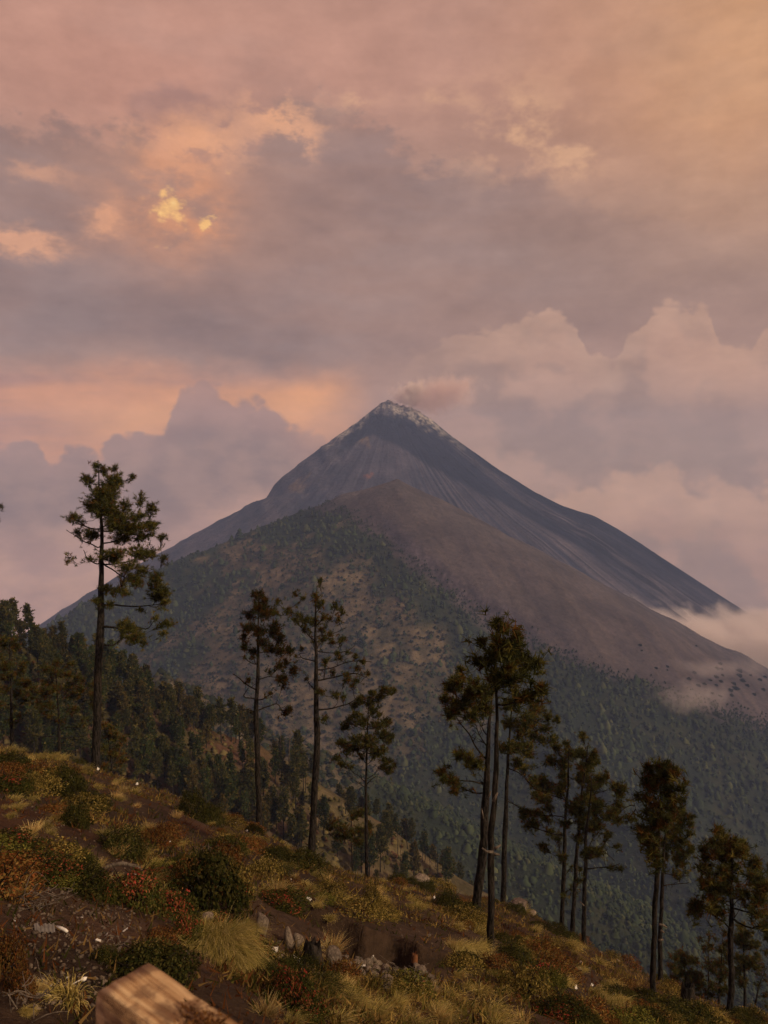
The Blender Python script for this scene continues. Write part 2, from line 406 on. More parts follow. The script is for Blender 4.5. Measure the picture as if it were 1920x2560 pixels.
M['tin'] = _flat('corrugated_sheet', (0.13, 0.115, 0.105), 0.55, 0.4)
M['splint'] = _flat('splintered_wood', (0.16, 0.062, 0.026), 0.9)
M['gravel'] = _flat('volcanic_gravel', (0.10, 0.075, 0.058), 0.95, 0.1, 0.5)

# ------------------------------------------------------------------ near hillside
A_, B_, C_ = -0.368, -0.455, -1.8
EDGE = [(-700, 1700), (-200, 1800), (0, 1850), (120, 1882), (240, 1908), (400, 1966), (550, 2022), (650, 2066), (780, 2136), (920, 2196), (1040, 2202),
        (1120, 2222), (1200, 2246), (1260, 2252), (1330, 2282), (1400, 2316), (1470, 2356), (1560, 2402), (1700, 2476), (1800, 2516), (1920, 2562), (2300, 2700)]
_eu = np.array([ray(*p)[0] for p in EDGE]); _et = np.array([ray(*p)[1] for p in EDGE])
def edge_dist(u): return np.interp(u, [-0.9, -0.48, 0.0, 0.25, 0.48, 0.9], [34, 36, 37, 40, 46, 52])
SCARP = [P(*p, 1.0) for p in [(560, 2215), (680, 2235), (760, 2262), (830, 2288), (905, 2318), (980, 2338), (1060, 2372), (1150, 2400), (1240, 2452)]]
def plane_hit(v):   # where a sight line meets the bare plane
    y = -C_ / (A_ * v[0] / v[1] + B_ - v[2] / v[1]); return (v[0] / v[1] * y, y)
SCARP_XY = np.array([plane_hit(v) for v in SCARP])
def poly_signed(x, y, pts):
    best = np.full(np.shape(x), 1e9); sign = np.zeros(np.shape(x)); along = np.zeros(np.shape(x)); n = len(pts) - 1
    for i in range(n):
        p, q = pts[i], pts[i + 1]; dx, dy = q - p; L2 = dx * dx + dy * dy
        t = np.clip(((x - p[0]) * dx + (y - p[1]) * dy) / L2, 0, 1)
        ex = x - p[0] - t * dx; ey = y - p[1] - t * dy; d = np.hypot(ex, ey)
        m = d < best
        best = np.where(m, d, best); sign = np.where(m, np.sign(dx * ey - dy * ex), sign); along = np.where(m, (i + t) / n, along)
    return best, sign, along
def z_near(x, y):
    x = np.asarray(x, float); y = np.asarray(y, float)
    u = x / np.maximum(y, 0.3); Ye = edge_dist(u)
    te = sum(np.interp(u + o, _eu, _et) for o in (-0.03, -0.015, 0, 0.015, 0.03)) / 5 - 0.005
    delta = te - (A_ * u + B_ + C_ / Ye)
    z = A_ * x + B_ * y + C_ + delta * y * sstep(7, Ye - 2, y)
    amp = sstep(2, 7, y)
    z = z + amp * (0.30 * fbm(x / 4.2, y / 4.2, 3, 3) + 0.10 * fbm(x / 1.1, y / 1.1, 11, 3) + 0.035 * fbm(x / 0.28, y / 0.28, 21, 3))
    jx = x + 0.22 * fbm(x / 0.8, y / 0.8, 31, 3); jy = y + 0.22 * fbm(x / 0.8 + 7, y / 0.8, 37, 3)
    d, s, al = poly_signed(jx, jy, SCARP_XY)
    dn = np.where(s < 0, d, 0.0)                      # camera side of the cut bank
    w = sstep(0.0, 0.16, al) * sstep(1.0, 0.85, al)
    z = z - w * 0.55 * sstep(0.0, 0.16, dn) * np.exp(-np.maximum(dn - 0.3, 0) / 1.5)
    z = z + w * np.where(s > 0, 0.08 * np.exp(-d / 0.5), 0.0)
    e = np.maximum(0, y - Ye); z = z - 0.95 * e * e / (e + 7)
    return z
_ys = np.geomspace(2.0, 90, 900)
def hit(px, py):
    u, t = ray(px, py); zz = z_near(u * _ys, _ys); k = np.nonzero(zz >= t * _ys)[0]
    if len(k) == 0:                                   # just above the brow: take the brow itself
        i = int(np.argmax(zz / _ys - t)); y = _ys[i]; return np.array((u * y, y, zz[i]))
    i = max(k[0], 1); a = (t * _ys[i - 1] - zz[i - 1]); b = (zz[i] - t * _ys[i])
    y = _ys[i - 1] + (_ys[i] - _ys[i - 1]) * a / max(a + b, 1e-9)
    return np.array((u * y, y, float(z_near(u * y, y))))

def grid_mesh(name, X, Y, Z, col):
    n, m = X.shape; v = np.stack([X, Y, Z], -1).reshape(-1, 3)
    i = np.arange(n - 1)[:, None] * m + np.arange(m - 1)[None]
    f = np.stack([i, i + 1, i + m + 1, i + m], -1).reshape(-1, 4)
    return mk_mesh(name, v, f, col.reshape(-1, 3), True)

us = np.linspace(-0.95, 0.95, 470); yy = np.concatenate([np.linspace(0.6, 2.8, 8), np.geomspace(3.0, 100, 330)])
Yg, Ug = np.meshgrid(yy, us, indexing='ij'); Xg = Ug * Yg
# the strip under the viewer and behind: continue as plain slope
Zg = z_near(Xg, Yg)
colg = np.ones(Xg.shape + (3,)); k = fbm(Xg / 2.2, Yg / 2.2, 51, 4)
colg *= (1 + 0.35 * k)[..., None]
rd = sstep(0.1, 0.5, fbm(Xg / 3.5, Yg / 3.5, 61, 4))
colg = colg * (1 - rd[..., None] * 0.6) + rd[..., None] * 0.6 * np.array((1.35, 0.82, 0.62))
gr = sstep(12, 30, Yg) * sstep(0.0, 0.45, fbm(Xg / 2.6, Yg / 2.6, 66, 4))
colg = colg * (1 - gr[..., None] * 0.7) + gr[..., None] * 0.7 * np.array((1.05, 1.0, 0.5))
near = tag(obj('hillside', grid_mesh('hillside', Xg, Yg, Zg, colg), M['soil']), kind='structure', label='brown grassy hillside falling away to the right')
hb = mk_mesh('slope_behind_viewer', [(-60, 0.7, A_ * -60 - 2.1), (60, 0.7, A_ * 60 - 2.1), (60, -25, A_ * 60 + 9), (-60, -25, A_ * -60 + 9)], [(0, 3, 2, 1)], np.ones((4, 3)))
tag(obj('slope_behind_viewer', hb, M['soil']), kind='structure', label='bare slope behind the viewpoint')

# ------------------------------------------------------------------ ridge-built terrain
def ridge_height(X, Y, ridges):
    H = np.full(X.shape, -1e6)
    for pts, sf, sb in ridges:                        # slope toward the viewer, slope away
        q = [P(*p) for p in pts]
        R = np.full(X.shape, -1e6)
        for a, b in zip(q[:-1], q[1:]):
            dx, dy = b[0] - a[0], b[1] - a[1]; L2 = dx * dx + dy * dy
            t = np.clip(((X - a[0]) * dx + (Y - a[1]) * dy) / L2, 0, 1)
            ex = X - a[0] - t * dx; ey = Y - a[1] - t * dy; d = np.hypot(ex, ey)
            side = ex * np.sign(0.0001) + ey
            s = np.where(ey < 0, sf, sb)
            R = np.maximum(R, a[2] + (b[2] - a[2]) * t - s * d)
        k = 4.0
        H = np.maximum(H, R) + k * np.exp(-np.abs(H - R) / (2 * k)) * (H > -1e5)
    return H

# mid ridge with pines, 150-330 m away
MID_CREST = [(-420, 1440, 200), (-200, 1520, 205), (0, 1600, 212), (120, 1632, 218), (220, 1668, 222), (330, 1726, 228), (440, 1790, 232), (550, 1842, 238),
             (640, 1868, 244), (720, 1908, 250), (800, 1978, 255), (900, 2046, 262), (1000, 2104, 268), (1090, 2172, 272), (1180, 2290, 276), (1300, 2480, 282), (1500, 2800, 290)]
MID = [(MID_CREST, 0.66, 1.15)]
def z_mid(X, Y):
    return ridge_height(X, Y, MID) + 2.4 * fbm(X / 22, Y / 22, 71, 4) + 0.5 * fbm(X / 5, Y / 5, 77, 3)
um = np.linspace(-0.8, 0.55, 420); ym = np.geomspace(110, 340, 170)
Ym, Um = np.meshgrid(ym, um, indexing='ij'); Xm = Um * Ym; Zm = z_mid(Xm, Ym)
n1 = fbm(Xm / 14, Ym / 14, 81, 4); n2 = fbm(Xm / 6, Ym / 6, 85, 4)
pxm, pym = proj(Xm, Ym, Zm)
tan = np.array((0.125, 0.098, 0.055)); rust = np.array((0.090, 0.050, 0.030)); olive = np.array((0.060, 0.050, 0.022))
w1 = sstep(-0.1, 0.4, n1)[..., None]; w2 = sstep(0.0, 0.5, n2)[..., None]
colm = olive * (1 - w1) + rust * w1
right = sstep(560, 720, pxm)[..., None]
colm = colm * (1 - right * (0.2 + 0.6 * w2)) + tan * right * (0.2 + 0.6 * w2)
tag(obj('ridge', grid_mesh('ridge', Xm, Ym, Zm, colm), M['mid_slope']), kind='structure', label='pine ridge behind the near hillside')

# far mountain side: forested and ashy ridge in front of the volcano, valley spur below
S1 = (992, 1188, 1500)
LEFT = [S1, (930, 1212, 1500), (860, 1236, 1500), (800, 1264, 1500), (720, 1292, 1490), (640, 1322, 1480), (530, 1368, 1460), (420, 1412, 1445), (280, 1480, 1420), (140, 1560, 1400), (-100, 1680, 1360), (-500, 1860, 1300)]
RIGHT = [S1, (1064, 1230, 1515), (1190, 1300, 1545), (1300, 1352, 1575), (1400, 1404, 1605), (1500, 1456, 1640), (1600, 1504, 1670), (1707, 1557, 1700), (1800, 1607, 1730), (1920, 1671, 1760), (2100, 1770, 1800), (2500, 1980, 1880)]
SPUR = [(880, 1240, 1490), (960, 1390, 1380), (1060, 1500, 1270), (1180, 1640, 1130), (1330, 1800, 980), (1500, 1960, 850), (1700, 2180, 720), (1900, 2420, 620)]
LOW = [(400, 1700, 560), (700, 1850, 560), (900, 1950, 570), (1040, 2020, 560), (1200, 2090, 545), (1340, 2150, 530), (1480, 2240, 510), (1600, 2340, 490), (1740, 2440, 470), (1900, 2520, 450), (2300, 2750, 420)]
FAR = [(LEFT, 0.56, 0.8), (RIGHT, 0.56, 0.9), (SPUR, 0.60, 0.62), (LOW, 0.7, 0.62)]
def z_far(X, Y):
    h = ridge_height(X, Y, FAR)
    r = np.hypot(X - 25, Y - 1500)
    h = h - 9 * np.exp(-(r / 55) ** 2)
    return h + 7 * fbm(X / 90, Y / 90, 91, 5) + 16 * fbm(X / 330, Y / 330, 93, 3) * sstep(60, 500, r)
uf = np.linspace(-0.72, 0.72, 520); yf = np.concatenate([np.geomspace(380, 1380, 190), np.linspace(1388, 1800, 110), np.linspace(1812, 2300, 18)])
Yf, Uf = np.meshgrid(yf, uf, indexing='ij'); Xf = Uf * Yf; Zf = z_far(Xf, Yf)
pxf, pyf = proj(Xf, Yf, Zf)
# what grows where: the lower rim of the bare ash, and the dry grass clearing
ASHLINE = [(-400, 1100), (500, 1180), (700, 1235), (770, 1268), (880, 1310), (960, 1360), (1060, 1440), (1130, 1500), (1200, 1555), (1300, 1605), (1400, 1650), (1480, 1690), (1560, 1716), (1640, 1740), (1750, 1780), (1920, 1830), (2400, 1950)]
nb = fbm(Xf / 60, Yf / 60, 101, 4); nc = fbm(Xf / 22, Yf / 22, 103, 4); ng = fbm(Xf / 140, Yf / 140, 107, 3)
al = np.interp(pxf, [p[0] for p in ASHLINE], [p[1] for p in ASHLINE])
ash = sstep(14, -14, pyf - al + 34 * nb + 22 * nc)
def rpoly(px, py, pts):                               # inside a closed outline
    ins = np.zeros(px.shape, bool); n = len(pts)
    for i in range(n):
        (x1, y1), (x2, y2) = pts[i], pts[(i + 1) % n]
        if y1 == y2: continue
        c = ((y1 > py) != (y2 > py)) & (px < (x2 - x1) * (py - y1) / (y2 - y1) + x1); ins ^= c
    return ins
CLEAR = [(560, 1430), (700, 1362), (800, 1350), (900, 1380), (985, 1450), (1050, 1540), (1130, 1640), (1150, 1720), (1110, 1820), (1060, 1900), (1000, 1960), (880, 1980), (760, 1960), (600, 1850), (420, 1760), (350, 1690), (420, 1610), (520, 1540)]
clear = rpoly(pxf + 150 * nb + 60 * nc + 120 * ng, pyf + 90 * nc + 90 * fbm(Xf / 50, Yf / 50, 109, 4), CLEAR).astype(float)
for _ in range(5): clear[1:-1, 1:-1] = (clear[1:-1, 1:-1] * 2 + clear[:-2, 1:-1] + clear[2:, 1:-1] + clear[1:-1, :-2] + clear[1:-1, 2:]) / 6
clear = clear * (0.5 + 0.5 * sstep(-0.35, 0.3, nc + 0.6 * nb))
ash_c = np.array((0.094, 0.075, 0.073)); ash_d = np.array((0.048, 0.041, 0.052)); tan_c = np.array((0.108, 0.084, 0.052)); for_c = np.array((0.020, 0.027, 0.015)); grs_c = np.array((0.042, 0.042, 0.020))
# streaks run down the fall line
st = fbm((pxf - 0.0) / 9.0 + (pyf - 1190) * -0.072, (pyf) / 160, 111, 4)
ac = ash_c + (ash_d - ash_c) * np.clip(0.42 + 0.5 * st + 0.5 * sstep(40, -10, pyf - np.interp(pxf, [985, 1300, 1700, 1920], [1190, 1352, 1557, 1671]) - 60) * 0, 0, 1)[..., None]
gl = np.abs(fbm(pxf / 16 - (pyf - 1190) * 0.040, pyf / 420, 115, 3)); ac = ac * (1 + 0.18 * ng)[..., None] * (0.72 + 0.28 * sstep(0.0, 0.10, gl))[..., None]
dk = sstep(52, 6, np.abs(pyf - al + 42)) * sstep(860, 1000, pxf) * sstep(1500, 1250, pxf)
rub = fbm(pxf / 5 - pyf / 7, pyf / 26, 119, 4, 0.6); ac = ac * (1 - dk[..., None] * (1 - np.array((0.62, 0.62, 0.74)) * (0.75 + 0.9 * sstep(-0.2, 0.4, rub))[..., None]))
base = for_c + (grs_c - for_c) * sstep(-0.1, 0.5, nc)[..., None] * 0.5
tan_v = 0.75 + 0.5 * sstep(-0.3, 0.4, fbm(Xf / 9, Yf / 9, 117, 3))
colf = base * (1 - clear[..., None]) + (tan_c * ((1 + 0.22 * nc) * tan_v)[..., None]) * clear[..., None]
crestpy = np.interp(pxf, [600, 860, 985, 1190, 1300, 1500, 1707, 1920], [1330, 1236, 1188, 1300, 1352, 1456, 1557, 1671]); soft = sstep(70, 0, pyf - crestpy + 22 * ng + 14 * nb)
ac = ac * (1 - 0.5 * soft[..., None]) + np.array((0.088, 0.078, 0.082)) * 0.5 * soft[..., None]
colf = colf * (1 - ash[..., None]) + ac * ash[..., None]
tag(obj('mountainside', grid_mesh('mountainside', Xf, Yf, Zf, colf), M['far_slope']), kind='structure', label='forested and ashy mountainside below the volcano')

# ------------------------------------------------------------------ the volcano
VD = 2850.0
PK = P(970, 999, VD); MPP = VD / FPX
def prof(pts):
    r = np.array([p[0] for p in pts]) * MPP; d = np.array([p[1] for p in pts]) * MPP; return r, d
PL = prof([(0, 0), (14, 11), (30, 23), (70, 53), (140, 100), (210, 150), (262, 192), (280, 208), (290, 226), (296, 243), (306, 250), (334, 256), (420, 300), (550, 372), (690, 448), (830, 536), (1200, 760)])
PR = prof([(0, 0), (18, 9), (40, 18), (64, 24), (80, 33), (112, 54), (170, 100), (280, 180), (360, 228), (430, 262), (475, 277), (510, 287), (560, 315), (610, 346), (740, 432), (880, 523), (1200, 740)])
PF = prof([(0, 0), (14, 14), (100, 74), (250, 165), (420, 272), (600, 380), (900, 540)])
PB = prof([(0, 0), (40, 30), (300, 210), (1200, 800)])
th = np.concatenate([np.radians(np.linspace(0, 40, 110, endpoint=False)), np.radians(np.linspace(40, 140, 60, endpoint=False)), np.radians(np.linspace(140, 360, 620, endpoint=False))]); rr = np.concatenate([[0.5], np.geomspace(5, 1750, 180)])
Rg, Tg = np.meshgrid(rr, th, indexing='ij')
Rg = Rg * (1 - 0.5 * sstep(0.35, 0.9, np.sin(Tg)) * sstep(300, 1750, Rg))    # the unseen back is cut short
def pint(p, r): return np.interp(r, p[0], p[1])
# angle 0 right, 90 back, 180 left, 270 toward the viewer
a4 = [pint(PR, Rg), pint(PB, Rg), pint(PL, Rg), pint(PF, Rg)]
q = Tg / (math.pi / 2); i0 = np.floor(q).astype(int) % 4; fr = q - np.floor(q); fr = fr * fr * (3 - 2 * fr)
stack = np.stack(a4); rows, cols_ = np.indices(Rg.shape)
drop = stack[i0, rows, cols_] * (1 - fr) + stack[(i0 + 1) % 4, rows, cols_] * fr
Xv = PK[0] + Rg * np.cos(Tg); Yv = PK[1] + Rg * np.sin(Tg)
tc_ = np.cos(Tg) * 3.0; ts_ = np.sin(Tg) * 3.0
gul = fbm(tc_ * 5 + 40 + Rg / 900, ts_ * 5 + 40, 121, 4); gul2 = fbm(tc_ * 17 + 10 + Rg / 500, ts_ * 17, 125, 3)
offs = np.abs((Tg - math.pi * 0.0 + math.pi) % (2 * math.pi) - math.pi); side = np.minimum(offs, np.abs(Tg - math.pi))
quiet = 0.25 + 0.75 * sstep(0.03, 0.35, side)
amp = np.minimum(Rg * 0.06, 26) * quiet
front_l = sstep(0.9, 0.2, np.abs(Tg - math.radians(212))) ; front_r = sstep(0.35, 0.08, np.abs(Tg - math.radians(338)))
Zv = PK[2] - drop + amp * gul * (0.32 + 0.15 * front_l) + amp * 0.4 * gul2 * (0.12 + 0.1 * front_l + 0.8 * front_r)
# barrancas cut on the right-hand flank
bar = np.zeros(Rg.shape)
for a0, r0, r1, w, dep in [(-37, 420, 1300, 0.030, 26), (-33.5, 360, 1250, 0.012, 13), (-31, 250, 1000, 0.012, 14), (-28, 500, 1200, 0.011, 10), (-41, 500, 1350, 0.012, 10), (-24, 200, 800, 0.010, 9), (-35.2, 250, 700, 0.010, 11), (-20, 300, 900, 0.010, 8)]:
    ta = (Tg - math.radians(a0) + math.pi) % (2 * math.pi) - math.pi + 0.03 * fbm(Rg / 160, Rg * 0 + a0, 131, 3)
    gk = np.exp(-(ta / w) ** 2) * sstep(r0, r0 + 200, Rg) * sstep(r1 + 250, r1, Rg); Zv -= dep * gk; bar = np.maximum(bar, gk * min(1.0, dep / 14)); bar = np.maximum(bar, -0.6 * np.exp(-((ta - 2 * w) / w) ** 2) * sstep(r0, r0 + 200, Rg) * sstep(r1 + 250, r1, Rg) + 0.0 * bar)
jag = sstep(260, 30, Rg); Zv += jag * 13 * fbm(Xv / 24, Yv / 24, 137, 5, 0.6) * sstep(2, 26, Rg)
right_s = sstep(0.95, 0.5, np.abs((Tg - math.radians(325) + math.pi) % (2 * math.pi) - math.pi)); left_s = sstep(0.95, 0.45, np.abs(Tg - math.radians(205)))
Zv += left_s * 15 * fbm(Xv / 45 + Zv / 60, Zv / 30, 151, 5, 0.6) * sstep(80, 250, Rg) * quiet
Zv -= right_s * 16 * np.abs(fbm(tc_ * 24 + Rg / 1500, ts_ * 24, 153, 3)) * sstep(150, 500, Rg) * quiet
Zv += 3.5 * fbm(Xv / 30, Yv / 30, 139, 4) * sstep(60, 200, Rg) * quiet
pxv, pyv = proj(Xv, Yv, Zv)
n1 = fbm(Xv / 70, Zv / 70, 141, 4); n2 = fbm(Xv / 24, Zv / 24, 143, 4)
rad = fbm(tc_ * 26, ts_ * 26 + Rg / 700, 147, 4); radf = fbm(tc_ * 60, ts_ * 60 + Rg / 400, 149, 3)
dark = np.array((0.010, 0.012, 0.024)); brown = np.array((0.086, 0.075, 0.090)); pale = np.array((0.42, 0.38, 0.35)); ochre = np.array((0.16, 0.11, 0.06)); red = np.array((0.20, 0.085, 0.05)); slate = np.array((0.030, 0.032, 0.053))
blot = fbm(Xv / 55 + Zv / 90, Zv / 38 + 7, 155, 5, 0.6)
w = np.clip(0.5 + right_s * (1.2 * rad + 0.9 * radf) + left_s * 1.1 * blot + 0.10 * radf + 0.2 * n1, 0, 1)[..., None]
colv = slate * (1 - w) + brown * w
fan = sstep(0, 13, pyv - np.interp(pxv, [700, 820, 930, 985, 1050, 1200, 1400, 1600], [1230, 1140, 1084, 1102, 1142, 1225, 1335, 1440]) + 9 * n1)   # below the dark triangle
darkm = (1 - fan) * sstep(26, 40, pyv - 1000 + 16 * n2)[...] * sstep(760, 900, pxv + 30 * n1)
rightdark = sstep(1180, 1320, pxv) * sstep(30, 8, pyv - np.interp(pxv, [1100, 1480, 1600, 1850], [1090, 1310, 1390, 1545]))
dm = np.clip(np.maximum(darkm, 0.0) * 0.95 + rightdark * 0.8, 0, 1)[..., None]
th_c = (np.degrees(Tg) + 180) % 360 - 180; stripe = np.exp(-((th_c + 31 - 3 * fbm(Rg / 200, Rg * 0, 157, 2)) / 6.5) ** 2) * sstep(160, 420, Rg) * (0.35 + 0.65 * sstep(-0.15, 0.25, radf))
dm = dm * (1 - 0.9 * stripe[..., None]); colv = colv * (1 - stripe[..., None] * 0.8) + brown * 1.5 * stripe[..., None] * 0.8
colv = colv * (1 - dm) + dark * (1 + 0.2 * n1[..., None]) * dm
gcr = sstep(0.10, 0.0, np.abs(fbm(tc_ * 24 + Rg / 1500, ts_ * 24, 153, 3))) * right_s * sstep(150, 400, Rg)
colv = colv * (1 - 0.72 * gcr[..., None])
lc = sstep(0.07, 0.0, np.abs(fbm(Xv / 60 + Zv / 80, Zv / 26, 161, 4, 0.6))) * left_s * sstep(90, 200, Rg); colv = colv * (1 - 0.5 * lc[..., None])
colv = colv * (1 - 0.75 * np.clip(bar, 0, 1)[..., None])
lp = sstep(0.1, 0.5, n1 + 0.4 * n2) * rpoly(pxv, pyv, [(690, 1260), (720, 1215), (800, 1160), (880, 1110), (920, 1090), (930, 1130), (860, 1180), (780, 1250), (730, 1285)])
colv = colv * (1 - 0.75 * lp[..., None]) + ochre * 0.75 * lp[..., None]
lr_ = sstep(0.0, 0.4, n2) * rpoly(pxv, pyv, [(890, 1215), (905, 1190), (940, 1180), (935, 1205), (905, 1222)])
colv = colv * (1 - 0.8 * lr_[..., None]) + red * 0.8 * lr_[..., None]
capline = np.interp(pxv, [840, 900, 945, 970, 1000, 1040, 1080, 1110, 1180], [1120, 1062, 1022, 1020, 1040, 1062, 1074, 1090, 1140])
cap = sstep(10, -14, pyv - capline + 20 * n2 + 16 * radf) * sstep(0.95, 0.4, Rg / 360) * np.clip(0.1 + 1.2 * sstep(-0.25, 0.35, fbm(Xv / 9, Zv / 9, 163, 4, 0.6) + 0.5 * radf), 0, 1)
colv = colv * (1 - 0.85 * cap[..., None]) + pale * 0.85 * cap[..., None]
vn_ = np.stack([Xv, Yv, Zv], -1); n_, m_ = Xv.shape
idx = np.arange(n_ - 1)[:, None] * m_ + np.arange(m_)[None]; idn = np.arange(n_ - 1)[:, None] * m_ + ((np.arange(m_) + 1) % m_)[None]
fv = np.stack([idx, idx + m_, idn + m_, idn], -1).reshape(-1, 4)
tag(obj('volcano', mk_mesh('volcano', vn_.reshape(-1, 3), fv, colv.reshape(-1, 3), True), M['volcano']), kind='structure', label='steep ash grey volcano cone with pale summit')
#__PART2__
# ------------------------------------------------------------------ foreground pines
def limb_path(a, b, rng, sag=0.12, n=5):
    a = np.asarray(a, float); b = np.asarray(b, float); t = np.linspace(0, 1, n)[:, None]; L = np.linalg.norm(b - a)
    bend = np.array((0, 0, -1.0)) * sag * L + rng.normal(size=3) * 0.05 * L
    return a + (b - a) * t + np.sin(t * math.pi) * bend + rng.normal(size=(n, 3)) * 0.012 * L * np.sin(t * math.pi)
GREEN = np.array((0.066, 0.066, 0.020)); YELL = np.array((0.110, 0.090, 0.022)); BROWN = np.array((0.088, 0.044, 0.013)); DARKG = np.array((0.034, 0.038, 0.015))
def pine(spec):
    rng = np.random.default_rng(spec['seed']); ox, oy, sc = spec['crop']
    T = lambda x, y: (ox + x / sc, oy + y / sc)
    path_px = [T(*p) for p in spec['trunk']]
    if 'Y' in spec: Y = spec['Y']
    else:
        h = hit(*path_px[0]); Y = h[1]
    m = Y / FPX                                       # metres per photograph pixel there
    pts = [P(px, py, Y) for px, py in path_px]
    base = pts[0].copy(); zb = float(z_near(base[0], base[1]))
    if zb < base[2]: pts[0][2] = zb
    origin = np.array((pts[0][0], pts[0][1], pts[0][2])); pts[0] = pts[0] - np.array((0, 0, 0.25))
    root = obj(spec['name'], None, loc=tuple(origin)); root.empty_display_size = 0.5
    tag(root, spec['label'], spec.get('cat', 'pine tree'), spec.get('group'))
    # trunk: resample smoothly
    pa = np.array(pts); sl = np.concatenate([[0], np.cumsum(np.linalg.norm(np.diff(pa, axis=0), axis=1))]); ss_ = np.linspace(0, sl[-1], 22)
    tp = np.stack([np.interp(ss_, sl, pa[:, i]) for i in range(3)], 1)
    k = np.ones(3) / 3
    for _ in range(2):
        for i in range(3): tp[1:-1, i] = (tp[:-2, i] + tp[1:-1, i] * 2 + tp[2:, i]) / 4
    tp[1:-1, 1] += np.cumsum(rng.normal(size=20)) * 0.02; tp[2:-1, 0] += np.convolve(rng.normal(size=19), np.ones(4) / 4, 'same') * 0.05
    w0 = spec['w'] * m * 0.53; fr_ = ss_ / sl[-1]
    rad = w0 * (1 - 0.42 * fr_ - 0.48 * np.clip((fr_ - 0.5) / 0.5, 0, 1)) ; rad[0] *= 1.25; rad[1] *= 1.08
    rad = np.maximum(rad, 0.02) * (1 + 0.05 * rng.normal(size=len(rad)))
    mb = MB(); mb.tube(tp, rad, 11); obj('trunk', mb.mesh('trunk', True, origin), M['bark'], root)
    nodes = [tp[i] for i in range(4, 22)]; nrad = [rad[i] for i in range(4, 22)]; ntr = [True] * 18
    def limb(pth, r0, r1, mat='bark', sides=5):
        b = MB(); b.tube(pth, np.linspace(r0, r1, len(pth)), 5); return obj('branch', b.mesh('branch', True, origin), M[mat], root)
    for lb in spec.get('limbs', []):
        q = [T(*p) for p in lb]; dep = rng.normal() * 0.5
        w3 = np.array([P(px, py, Y) for px, py in q]); w3[:, 1] += np.linspace(0, dep, len(w3))
        j = int(np.argmin(np.linalg.norm(tp - w3[0], axis=1))); w3 = np.concatenate([[tp[j]], w3])
        t = np.linspace(0, 1, len(w3)); tt = np.linspace(0, 1, 3 * len(w3)); w3 = np.stack([np.interp(tt, t, w3[:, i]) for i in range(3)], 1)
        w3[1:-1] += rng.normal(size=(len(w3) - 2, 3)) * 0.02; w3[1:-1] = (w3[:-2] + 2 * w3[1:-1] + w3[2:]) / 4
        r0 = min(rad[j] * 0.45, 0.02 + 0.022 * np.linalg.norm(w3[-1] - w3[0])); lo_ = limb(w3, r0, r0 * 0.35)
        for i in range(3, len(w3)): nodes.append(w3[i]); nrad.append(r0 * 0.6); ntr.append(False)
        tw = MB()
        for _ in range(5):                           # dead side twigs
            i = rng.integers(2, len(w3)); e = w3[i] + rand_dirs(1, rng)[0] * np.array((1, 0.7, 0.8)) * rng.uniform(0.15, 0.55)
            tw.tube(limb_path(w3[i], e, rng, -0.1, 4), np.linspace(0.014, 0.005, 4), 3)
        obj('twigs', tw.mesh('twig', False, origin), M['bark'], lo_)['kind'] = 'stuff'
    for lb in spec.get('stubs', []):
        q = np.array([P(*T(*p), Y - 0.25) for p in lb]); limb(q, 0.034, 0.014, 'deadwood')
    crown = MB(); tws = MB(); trunk_x = lambda z: np.interp(z, tp[:, 2], tp[:, 0])
    tuft = spec.get('tuft', 0.36); hw = max(abs(T(c[0], c[1])[0] - path_px[-1][0]) for c in spec['clumps']) * m
    order = sorted(spec['clumps'], key=lambda c: abs(P(*T(c[0], c[1]), Y)[0] - trunk_x(P(*T(c[0], c[1]), Y)[2])))
    tint = spec.get('tint', 0.0)
    for c in order:
        sparse = len(c) > 4
        ctr = P(*T(c[0], c[1]), Y); rx = c[2] / sc * m * 1.02; rz = c[3] / sc * m * 1.02
        off = abs(ctr[0] - trunk_x(ctr[2])); room = math.sqrt(max(0.0, (hw * 1.05) ** 2 - off ** 2))
        dy = rng.uniform(-1, 1) * min(room, 0.2 + 0.75 * hw) * spec.get('deep', 0.8)
        ctr[1] += dy
        nd = np.array(nodes); up = np.maximum(0, nd[:, 2] - ctr[2] + 0.15) * 1.6
        j = int(np.argmin(np.linalg.norm(nd - ctr, axis=1) * np.where(ntr, 0.9, 1.0) + up)); a = nodes[j]
        L = np.linalg.norm(ctr - a)
        if L > 0.25:
            pth = limb_path(a, ctr, rng, 0.13, 6); r0 = min(nrad[j] * 0.6, 0.014 + 0.016 * L); r1 = max(0.008, r0 * 0.4)
            if r0 > 0.018 or L > 0.8: limb(pth, r0, r1)
            else: tws.tube(pth, np.linspace(r0, r1, 6), 4)
            for i in (3, 4, 5): nodes.append(pth[i]); nrad.append(r1 * 1.2); ntr.append(False)
        else: pth = np.array([a, ctr]); nodes.append(ctr); nrad.append(nrad[j] * 0.7); ntr.append(False)
        ry = max(rx, rz) * 1.0
        n = int(spec.get('dens', 1.7 if ox >= 1000 else (1.6 if ox == 560 else 1.35)) * (9 + 520 * rx * rz) * (0.4 if sparse else 1.0)); n = max(n, 3)
        d = np.clip(rng.normal(size=(n, 3)) * 0.55, -1.35, 1.35); p = ctr + d * np.array((rx, ry, rz))
        ax = d * np.array((1, 1, 0.6)) + np.array((0, 0, 0.55)) + rng.normal(size=(n, 3)) * 0.25; ax /= np.linalg.norm(ax, axis=1)[:, None]
        k2 = n // 3; pi_ = pth[rng.integers(len(pth) // 2, len(pth), k2)]; p[:k2] = pi_ + (ctr - pi_) * rng.uniform(0, 0.6, (k2, 1)) + rng.normal(size=(k2, 3)) * 0.13
